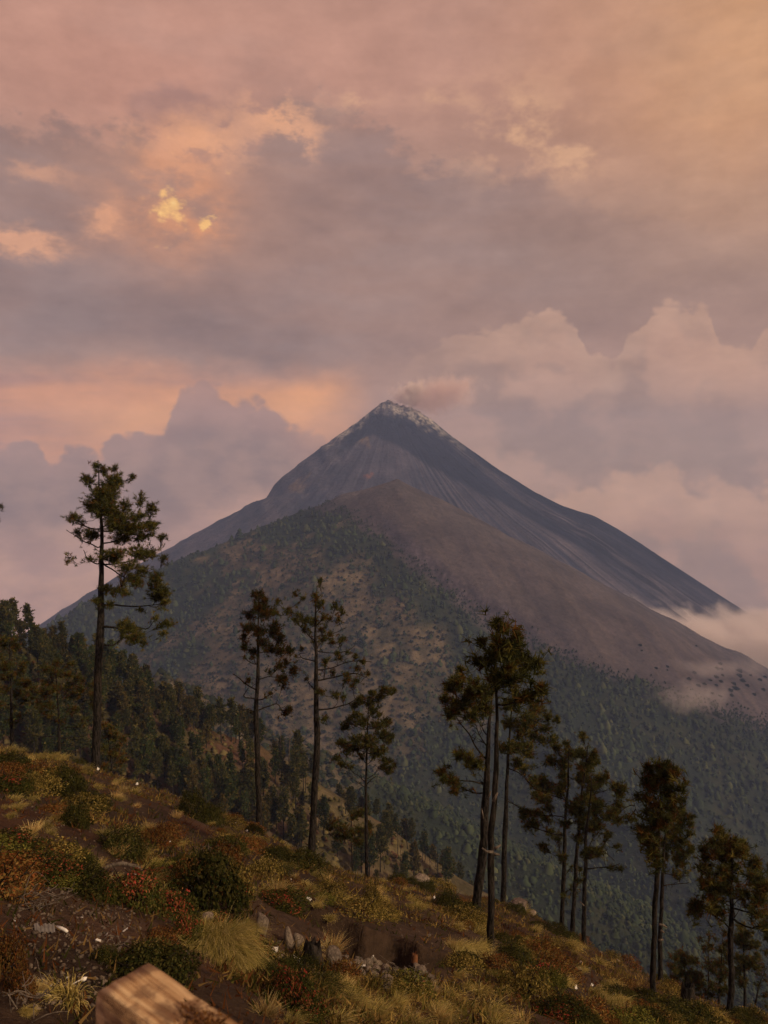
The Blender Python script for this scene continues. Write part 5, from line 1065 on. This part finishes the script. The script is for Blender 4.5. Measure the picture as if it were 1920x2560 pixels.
# ground cover: short blades and leaves too many to count
def ground_cover(n, seed):
    rng = np.random.default_rng(seed); u = rng.uniform(-0.56, 0.58, n); y = np.exp(rng.uniform(math.log(4), math.log(48), n)); x = u * y
    zone = fbm(x / 2.2, y / 2.2, 241, 3); keep = (zone > 0.0) | (rng.uniform(0, 1, n) < 0.15); x, y, zone = x[keep], y[keep], zone[keep]; n = len(x)
    p = np.stack([x, y, z_near(x, y) - 0.01], 1); k = 4; p = np.repeat(p, k, 0) + rng.normal(size=(n * k, 3)) * np.array((0.05, 0.05, 0.005)); sc = np.repeat(0.7 + 0.03 * y, k)[:, None]
    d = np.array((0.1, -0.05, 0.75)) + rng.normal(size=(n * k, 3)) * 0.6; d[:, 2] = np.abs(d[:, 2]); d /= np.linalg.norm(d, axis=1)[:, None]; pr = np.cross(d, rand_dirs(n * k, rng)); pr /= np.linalg.norm(pr, axis=1)[:, None]
    L = rng.uniform(0.04, 0.15, (n * k, 1)) * sc; w = rng.uniform(0.006, 0.014, (n * k, 1)) * sc
    V = np.stack([p - pr * w, p + pr * w, p + d * L], 1).reshape(-1, 3)
    pal = np.array([(0.28, 0.19, 0.06), (0.10, 0.085, 0.022), (0.11, 0.042, 0.016), (0.04, 0.042, 0.012), (0.17, 0.105, 0.04)]); ch = rng.integers(0, 5, n)
    ch = np.where(zone > 0.25, rng.choice([0, 1, 4], n), np.where(zone < -0.05, rng.choice([2, 4, 3], n), ch)); c = np.repeat(np.repeat(pal[ch], k, 0) * rng.uniform(0.6, 1.3, (n * k, 1)), 3, 0)
    return mk_mesh('ground_cover', V, np.arange(len(V)).reshape(-1, 3), c)
tag(obj('ground_cover', ground_cover(36000, 9), M['grass']), 'short dry grass and heath leaves covering the hillside', None, None, 'stuff')

# ------------------------------------------------------------------ stones
def rock_mesh(seed, sub=2, sharp=0.35):
    rng = np.random.default_rng(seed); import bmesh
    bm = bmesh.new(); bmesh.ops.create_icosphere(bm, subdivisions=sub, radius=0.5); v = np.array([q.co[:] for q in bm.verts]); f = np.array([[q.index for q in t.verts] for t in bm.faces]); bm.free()
    for _ in range(9):                                # planes that chip the stone flat
        d = rand_dirs(1, rng)[0]; lim = rng.uniform(0.26, 0.42); h = v @ d; v = v - np.maximum(0, h - lim)[:, None] * d * (1 - 0.05)
    v *= (1 + 0.10 * fbm(v[:, 0] * 4 + seed, v[:, 1] * 4 + v[:, 2] * 3, seed, 3))[:, None]
    return mk_mesh('rock', v, f)
RK = [rock_mesh(900 + i) for i in range(7)]
def rock(px, py, w, h, label, group=None, k=None, tilt=0.15, up=0.0):
    p = hit(px, py); m = p[1] / FPX
    o = obj('rock', RK[RNG.integers(7) if k is None else k], M['rock'], loc=(p[0], p[1], p[2] + h * m * 0.42 + up)); o.scale = (w * m * 1.15, w * m * 1.0, h * m * 1.15)
    o.rotation_euler = (RNG.normal() * tilt, RNG.normal() * tilt, RNG.uniform(0, 6.28)); return tag(o, label, 'rock', group)
for a in [(652, 2338, 46, 74, 'blocky upright rock standing in the gully', None, 0, 0.08), (722, 2366, 30, 54, 'pale pointed slab, left of the standing pair', None, 1, 0.05), (743, 2370, 32, 44, 'pale slab, right of the standing pair', None, 2, 0.12), (985, 2470, 36, 62, 'pale orange pointed rock in the rubble', None, 3, 0.1), (1035, 2468, 22, 42, 'small grey standing rock right of the pale orange one', None, 4, 0.1),
          (966, 2478, 46, 44, 'rounded brown rock left of the pale orange pointed one', None, 5), (832, 2412, 52, 50, 'weathered rock half hidden in dry grass', None, 6), (546, 2318, 44, 36, 'pale rock behind the low bright red shrub', None, 0), (520, 2302, 34, 24, 'flat rock behind the golden tussock', None, 1), (1302, 2250, 48, 30, 'grey boulder on the brow behind the rear tall pine', None, 2), (1052, 2206, 52, 32, 'brown rounded mound of rock on the brow', None, 3), (1330, 2264, 26, 14, 'small grey boulder right of the brow boulder', None, 5)]: rock(*a)
for kk in range(64):
    px = RNG.uniform(860, 1085); py = 2400 + (px - 860) * 0.30 + RNG.normal() * 16; s = RNG.uniform(9, 30)
    rock(px, py, s, s * RNG.uniform(0.5, 0.9), 'loose stone in the rubble at the foot of the cut bank', 'rubble stones')
for kk in range(34):
    px, py = [(RNG.uniform(40, 260), RNG.uniform(2300, 2480)), (RNG.uniform(600, 860), RNG.uniform(2360, 2420)), (RNG.uniform(1050, 1900), RNG.uniform(2330, 2560)), (RNG.uniform(240, 520), RNG.uniform(2320, 2400))][kk % 4]
    e = np.interp(px, [q[0] for q in EDGE], [q[1] for q in EDGE]); py = max(py, e + 10); s = RNG.uniform(7, 16)
    rock(px, py, s, s * 0.6, 'small stone lying loose on the hillside soil', 'loose stones on the hillside')
def pebbles(n, seed):
    rng = np.random.default_rng(seed); x = []; y = []
    while len(x) < n:
        px, py = [(rng.uniform(20, 330), rng.uniform(2280, 2550)), (rng.uniform(850, 1130), 0), (rng.uniform(560, 860), rng.uniform(2350, 2430)), (rng.uniform(1000, 1900), rng.uniform(2220, 2560)), (rng.uniform(40, 700), rng.uniform(2000, 2300))][rng.integers(5)]
        if py == 0: py = 2392 + (px - 850) * 0.30 + rng.normal() * 22
        u, t = ray(px, py); den = A_ * u + B_ - t
        if den <= 0.02: continue
        yy_ = -C_ / den
        if 3.5 < yy_ < 40: x.append(u * yy_); y.append(yy_)
    x = np.array(x); y = np.array(y); s = rng.uniform(0.008, 0.024, (n, 1, 1)) * (0.8 + y[:, None, None] * 0.03)
    b = np.array([(1, 0, 0), (-1, 0, 0), (0, 1, 0), (0, -1, 0), (0, 0, 0.7), (0, 0, -0.7)]); v = (b[None] * rng.uniform(0.5, 1.2, (n, 6, 1)) + rng.normal(size=(n, 6, 3)) * 0.12) * s
    v = v + np.stack([x, y, z_near(x, y) + 0.006], 1)[:, None]; f = np.array([(0, 2, 4), (2, 1, 4), (1, 3, 4), (3, 0, 4), (2, 0, 5), (1, 2, 5), (3, 1, 5), (0, 3, 5)])
    return mk_mesh('gravel', v.reshape(-1, 3), (f[None] + (np.arange(n) * 6)[:, None, None]).reshape(-1, 3))
tag(obj('gravel', pebbles(2600, 12), M['gravel']), 'gravel and pebbles strewn over the bare soil', None, None, 'stuff')

# ------------------------------------------------------------------ litter, wood and twigs
def scrap_mesh(seed):
    rng = np.random.default_rng(seed); n = 5; g_ = np.linspace(-0.5, 0.5, n); X, Y_ = np.meshgrid(g_, g_); Z = 0.28 * fbm(X * 3 + seed, Y_ * 3, seed, 2) + 0.1
    X = X * (1 + 0.3 * rng.normal(size=X.shape)); v = np.stack([X, Y_ * 0.7, Z], -1).reshape(-1, 3); i = np.arange(n - 1)[:, None] * n + np.arange(n - 1)[None]
    q = np.stack([i, i + 1, i + n + 1, i + n], -1).reshape(-1, 4); v2 = v - np.array((0, 0, 0.03)); return mk_mesh('litter_scrap', np.concatenate([v, v2]), np.concatenate([q, q[:, ::-1] + len(v)]))
SCR = [scrap_mesh(950 + i) for i in range(5)]
LIT = [(342, 1962, 10), (180, 1945, 16), (245, 1926, 12), (590, 2058, 9), (617, 2078, 7), (425, 2106, 8), (320, 2218, 18), (335, 2190, 12), (55, 2254, 16), (35, 2308, 12), (268, 2342, 15), (245, 2357, 14), (313, 2332, 13), (728, 2203, 14), (772, 2250, 15), (688, 2380, 24), (1025, 2238, 10), (1085, 2246, 8), (1175, 2320, 9), (1440, 2472, 15), (1480, 2466, 10), (1102, 2497, 18), (930, 2394, 12), (745, 2408, 32), (1472, 2422, 8), (575, 2250, 10), (560, 2128, 10), (905, 2420, 16), (1000, 2430, 14), (1340, 2330, 8), (170, 2452, 9), (130, 2470, 8), (205, 2300, 8), (1015, 2480, 18), (1055, 2488, 14)]
for kk, (px, py, s) in enumerate(LIT):
    p = hit(px, py); m = p[1] / FPX; o = obj('litter_scrap', SCR[kk % 5], M['litter'], loc=(p[0], p[1], p[2] + 0.02)); o.scale = (s * m * 0.85,) * 3; o.rotation_euler = (RNG.normal() * 0.4 + 0.4, RNG.normal() * 0.4, RNG.uniform(0, 6.28))
    tag(o, 'crumpled white scrap of litter on the hillside soil', 'litter', 'white litter scraps')
def at(name, me, mat, px, py, label, cat, rot=(0, 0, 0), up=0.0, s=1.0):
    p = hit(px, py); o = obj(name, me, M[mat], loc=(p[0], p[1], p[2] + up)); o.rotation_euler = rot; o.scale = (s, s, s); return tag(o, label, cat)
xs = np.linspace(-0.16, 0.16, 33); zz = 0.012 * np.sin(xs * 2 * math.pi / 0.065)
v = np.array([(a, b, c) for b in (-0.11, 0.11) for a, c in zip(xs, zz)]); i = np.arange(32); q = np.stack([i, i + 1, i + 34, i + 33], 1); v = np.concatenate([v, v - np.array((0, 0, 0.006))]); q = np.concatenate([q, q[:, ::-1] + 66])
at('corrugated_sheet', mk_mesh('corrugated_sheet', v, q), 'tin', 112, 2330, 'grey corrugated sheet fragment lying in the lower left dirt', 'metal sheet', (0.15, 0.30, 0.5), 0.03, 0.42)
mb = MB(); mb.tube([(0, 0, 0), (0.09, 0, 0.01), (0.11, 0, 0.01)], (0.007, 0.006, 0.008), 5)
t = np.linspace(0, 1, 7); mb.tube(np.stack([0.10 + 0.07 * t, 0 * t, 0.012 - 0.008 * np.sin(t * math.pi)], 1), 0.004 + 0.020 * np.sin(t * math.pi), 8)
at('plastic_spoon', mb.mesh('plastic_spoon', True), 'litter', 178, 2470, 'white plastic spoon lying in the dirt left of the beam', 'spoon', (0, 0, 0.7), 0.02, 0.55)
mb = MB(); mb.tube([(0, 0, 0), (0.08, 0.02, 0.0), (0.16, 0.02, 0.0), (0.20, 0.02, 0.0)], (0.022, 0.024, 0.024, 0.016), 9)
at('white_tube', mb.mesh('white_tube', True), 'litter', 142, 2328, 'white plastic tube beside the corrugated sheet', 'bottle', (0.1, 0.1, -0.5), 0.03, 0.5)
mb = MB(); rng = np.random.default_rng(33)
mb.tube(np.array([(-0.22, 0, 0.02), (-0.1, 0.03, 0.08), (0.05, 0.0, 0.11), (0.2, -0.03, 0.06), (0.28, -0.05, 0.0)]), (0.02, 0.024, 0.022, 0.02, 0.014), 6)
at('pale_root', mb.mesh('pale_root', True), 'deadwood', 295, 2190, 'pale curved root arching over the soil above the red shrub', 'root', (0, 0, 0.3), 0.03)
def twig_pile(seed, n, R, pale=True):
    rng = np.random.default_rng(seed); b = MB()
    for _ in range(n):
        a = rng.uniform(0, 6.28); c = rng.normal(size=2) * R * 0.35; L = rng.uniform(0.3, 1.0) * R; d = np.array((math.cos(a) * L, math.sin(a) * L, rng.uniform(-0.05, 0.5) * L * 0.6)); s = np.array((c[0], c[1], rng.uniform(0.0, 0.12)))
        b.tube(limb_path(s - d * 0.5, s + d * 0.6, rng, rng.normal() * 0.25, 6), np.linspace(0.0036, 0.0016, 6) * (1 + R), 4)
    return b.mesh('twigs')
for px, py, R, n, lab in [(105, 2285, 0.22, 30, 'tangle of grey dead twigs in the left dirt'), (1005, 2462, 0.36, 14, 'dead branches lying in the rubble'), (60, 2540, 0.18, 14, 'dark dead twigs at the lower left corner'), (540, 2150, 0.5, 22, 'pale bare twigs sticking out of the largest dark shrub'), (300, 2400, 0.2, 14, 'dry grass stalks on the dark mound')]:
    e = obj('twig_pile', None, loc=tuple(hit(px, py) + np.array((0, 0, 0.05)))); obj('twigs', twig_pile(px, n, R), M['deadwood'], e)['kind'] = 'stuff'; tag(e, lab, 'twigs')
def stump(seed, r, h, top=0.25):
    rng = np.random.default_rng(seed); b = MB(); n = 14; th_ = np.arange(n) / n * 6.283; v = []; hs = [-0.1, 0.0, 0.5, 0.85, 1.0]
    for k_, z in enumerate(hs):
        rr_ = r * (1.25 - 0.35 * max(z, 0)) * (1 + 0.14 * fbm(np.cos(th_) * 2 + seed, np.sin(th_) * 2 + z, seed, 2)); zt = z * h * np.ones(n)
        if k_ >= 3: zt = zt + rng.uniform(-top, top, n) * h
        v.append(np.stack([np.cos(th_) * rr_ * (0.9 if k_ == 4 else 1), np.sin(th_) * rr_, zt], 1))
    v = np.concatenate(v + [np.array([(0, 0, h * 0.55)])]); f = []
    for k_ in range(4):
        for j_ in range(n): a, c = k_ * n + j_, k_ * n + (j_ + 1) % n; f += [(a, c, c + n), (a, c + n, a + n)]
    for j_ in range(n): f.append((4 * n + j_, 4 * n + (j_ + 1) % n, 5 * n))
    return mk_mesh('stump', v, f)
at('tree_stump', stump(1, 0.09, 0.24), 'bark', 781, 2412, 'dark broken stump right of the standing pale slabs', 'stump'); at('splintered_stump', stump(2, 0.045, 0.10, 0.4), 'splint', 1037, 2402, 'orange splintered stump at the foot of the cut bank', 'stump')
at('wood_splinter', stump(3, 0.035, 0.14, 0.5), 'splint', 1030, 2475, 'orange piece of split wood in the rubble', 'wood', (0.3, 0.8, 0.4)); at('tree_stump', stump(4, 0.16, 0.62, 0.15), 'bark', 1718, 2520, 'small dark stump on the slope between the right-hand pair and the right edge', 'stump')

# sawn beam end close to the viewer: a fence rail on a post
def beam():
    h = 0.81; c1 = np.array((-0.552, 1.451)) * h; c2 = np.array((-0.4655, 1.538)) * h; ax = np.array((0.2168, -0.179)); ax /= np.linalg.norm(ax); sd = (c2 - c1); w = np.linalg.norm(sd); sd /= w
    L = 1.7; th_ = 0.085; nx, ny, nz = 40, 8, 6; rng = np.random.default_rng(5); import bmesh
    bm = bmesh.new(); bmesh.ops.create_cube(bm, size=1.0); 
    bmesh.ops.scale(bm, vec=(L, w, th_), verts=bm.verts); bmesh.ops.bevel(bm, geom=list(bm.edges), offset=0.006, segments=2, affect='EDGES')
    bmesh.ops.subdivide_edges(bm, edges=[e for e in bm.edges if e.calc_length() > 0.5], cuts=60); bmesh.ops.subdivide_edges(bm, edges=[e for e in bm.edges if 0.05 < e.calc_length() < 0.12], cuts=5); bmesh.ops.triangulate(bm, faces=bm.faces)
    v = np.array([q.co[:] for q in bm.verts]); f = np.array([[q.index for q in t.verts] for t in bm.faces]); bm.free()
    k = fbm(v[:, 0] * 18, v[:, 1] * 60 + v[:, 2] * 60, 251, 3); nrm = v / np.array((L, w, th_)); big = np.argmax(np.abs(nrm), 1); off = np.zeros_like(v); off[np.arange(len(v)), big] = np.sign(nrm[np.arange(len(v)), big]); v = v + off * (k * 0.004)[:, None]
    # a bite out of the lower near corner
    bite = np.exp(-(((v[:, 0] + L / 2 - 0.14) / 0.06) ** 2 + ((v[:, 1] + w / 2) / 0.03) ** 2)); v[:, 1] += bite * 0.025 * (v[:, 2] < 0.02)
    R = np.array([[ax[0], sd[0], 0], [ax[1], sd[1], 0], [0, 0, 1]]); mid = (c1 + c2) / 2 + ax * L / 2
    m, g, out = mat_new('sawn_timber'); vv = coords(g); gr_ = g.noise(g.mapping(vv, scale=(0.5, 10, 10)), 9.0, 5.0, 0.6, 0.3); st = g.noise(vv, 13.0, 4.0, 0.6); sp = g.noise(vv, 34.0, 2.0, 0.5)
    c = g.mix(g.ss(0.3, 0.7, gr_), (0.36, 0.20, 0.095), (0.66, 0.46, 0.26))
    X_, Y__, Z_ = g.xyz(vv)[:3]; patch = g.mul(g.ss(-0.72, -0.62, g.add(X_, g.mul(g.sub(st, 0.5), 0.35))), g.ss(-0.46, -0.58, g.add(X_, g.mul(g.sub(st, 0.5), 0.3))))
    c = g.mix(g.mul(patch, 0.85), c, g.mix(g.ss(0.4, 0.6, sp), (0.085, 0.036, 0.016), (0.20, 0.085, 0.03))); c = g.mix(g.mul(g.ss(0.54, 0.64, st), 0.6), c, (0.12, 0.062, 0.038)); c = g.mix(g.mul(g.ss(0.42, 0.34, st), 0.5), c, (0.50, 0.40, 0.30)); c = g.mix(g.mul(g.ss(0.38, 0.32, gr_), 0.4), c, (0.09, 0.05, 0.03))
    bsdf(g, out, c, 0.85, bump(g, g.add(gr_, g.mul(sp, 0.5)), 0.006), 0.2)
    e = obj('fence_rail', None, loc=(mid[0], mid[1], -h - th_ / 2)); me = mk_mesh('rail', (v @ R.T), f)
    m2 = me; M['timber'] = m
    # material coordinates along the rail: keep the mesh unrotated and turn the object instead
    me = mk_mesh('rail', v, f); r = obj('rail', me, m, e); r.rotation_euler = (0, 0, math.atan2(ax[1], ax[0]))
    b = MB(); zb = float(A_ * (ax[0] * 0.45 + 0) + B_ * 0 + C_) - 0.4; b.tube([(ax[0] * 0.5, ax[1] * 0.5, -1.9), (ax[0] * 0.5, ax[1] * 0.5, -1.0), (ax[0] * 0.5, ax[1] * 0.5, -0.044)], (0.055, 0.052, 0.05), 10); obj('post', b.mesh('post', True), m, e)
    lump = MB(); rg = np.random.default_rng(8)
    n = 260; q = np.stack([-L / 2 + 0.20 + np.clip(rg.normal(size=n) * 0.03, -0.06, 0.06), 0.012 + np.clip(rg.normal(size=n) * 0.014, -0.03, 0.03), th_ / 2 + np.abs(rg.normal(size=n)) * 0.006], 1); d = rand_dirs(n, rg) * np.array((1, 1, 0.4)); s = rg.uniform(0.004, 0.011, (n, 1)); pr = np.cross(d, (0, 0, 1)); pr /= np.linalg.norm(pr, axis=1)[:, None]
    V = np.stack([q - pr * s * 0.25, q + pr * s * 0.25, q + d * s + np.array((0, 0, 0.004))], 1).reshape(-1, 3); lump.add(V, np.arange(len(V)).reshape(-1, 3), np.repeat(np.array([(0.12, 0.05, 0.02), (0.06, 0.03, 0.015), (0.22, 0.10, 0.03)])[rg.integers(0, 3, n)], 3, 0))
    l = obj('bark_crumbs', lump.mesh('bark_crumbs'), M['leaf'], e); l.rotation_euler = r.rotation_euler; l['kind'] = 'stuff'
    tag(e, 'sawn pale timber rail end with a brown crumbly patch, close at the bottom left', 'wooden beam')
beam()

# ------------------------------------------------------------------ air: haze, fog bank, wisps, smoke
def volume_mat(name, col, build, aniso=0.0):
    m, g, out = mat_new(name); pv = g.n.new('ShaderNodeVolumePrincipled'); g.put(pv.inputs['Color'], col); pv.inputs['Anisotropy'].default_value = aniso
    g.put(pv.inputs['Density'], build(g)); g.l.new(pv.outputs[0], out.inputs['Volume']); return m
def box_mesh(name, lo, hi):
    (a, b, c), (d, e, f) = lo, hi
    return mk_mesh(name, [(a, b, c), (d, b, c), (d, e, c), (a, e, c), (a, b, f), (d, b, f), (d, e, f), (a, e, f)], [(0, 3, 2, 1), (4, 5, 6, 7), (0, 1, 5, 4), (1, 2, 6, 5), (2, 3, 7, 6), (3, 0, 4, 7)])
zmin = float(min(Zf.min(), Zv.min(), Zm.min(), Zg.min())) - 1.5; zmax = float(Zv.max()) + 6
HAZE = 1.3e-4
hz = obj('haze', box_mesh('haze', (-2500, -60, zmin), (2500, float(Yv.max()) + 20, zmax)), volume_mat('haze_air', (0.42, 0.58, 1.0), lambda g: HAZE, 0.0)); tag(hz, 'thin evening haze over the valley and the volcano', None, None, 'stuff')
def puff(name, ctr, size, dens, scale, thr, soft, label, rot=(0, 0, 0), col=(1.0, 0.91, 0.88), flat=False):
    def build(g):
        v = coords(g); x, y, z = g.xyz(v)[:3]
        r = g.m('SQRT', g.add(g.add(g.mul(x, x), g.mul(y, y)), g.mul(z, z)))
        n = g.noise(g.mapping(v, scale=tuple(s / max(size) for s in size)), scale, 5.0, 0.6)
        fall = g.sub(1.0, r)
        return g.mul(g.ss(thr, thr + soft, g.add(fall, g.mul(g.sub(n, 0.5), 1.6))), dens)
    o = obj(name, box_mesh(name, (-1, -1, -1), (1, 1, 1)), volume_mat(name, col, build)); o.location = tuple(ctr); o.scale = tuple(size); o.rotation_euler = rot
    return tag(o, label, None, None, 'stuff')
c = P(1095, 985, 2830); puff('smoke_plume', c, (200, 110, 92), 0.024, 3.2, 0.18, 0.7, 'pinkish smoke plume drifting right from the volcano summit', (0, -0.12, 0), (1.0, 0.84, 0.80))
c = P(1026, 985, 2840); puff('smoke_puff', c, (90, 66, 66), 0.06, 3.2, 0.26, 0.45, 'pale billow of smoke rising at the volcano summit', (0, -0.5, 0))
def fog(g):
    v = coords(g); x, y, z = g.xyz(v)[:3]      # metres, local
    n = g.noise(v, 0.006, 6.0, 0.6); n2 = g.noise(v, 0.022, 4.0, 0.6)
    top = g.add(g.add(g.mul(g.sub(n, 0.5), 120.0), g.mul(g.sub(n2, 0.5), 60.0)), g.mul(g.m('MAXIMUM', g.mul(x, -1.0), 0.0), 0.24))
    return g.mul(g.mul(g.ss(12.0, -34.0, g.sub(z, top)), g.ss(-380.0, -250.0, g.add(x, g.mul(g.sub(n2, 0.5), 160.0)))), 0.028)
c = P(1800, 1548, 2150); fb = obj('fog_bank', box_mesh('fog_bank', (-430, -190, -420), (520, 190, 170)), volume_mat('fog_bank', (1.0, 0.91, 0.88), fog)); fb.location = tuple(c); tag(fb, 'pale fog bank filling the gap right of the ash ridge', None, None, 'stuff')
h = far_hit(1690, 1745); puff('mist_wisp', h + np.array((0, -55, 18)), (84, 46, 38), 0.017, 3.2, 0.30, 0.9, 'small mist wisp hanging over the treeline at the right')
h = far_hit(1730, 1655); puff('mist_streak', h + np.array((0, -60, 6)), (125, 40, 24), 0.012, 2.6, 0.24, 0.9, 'thin mist streak across the bare ash slope', (0, 0.0, 0))

if 0: pass
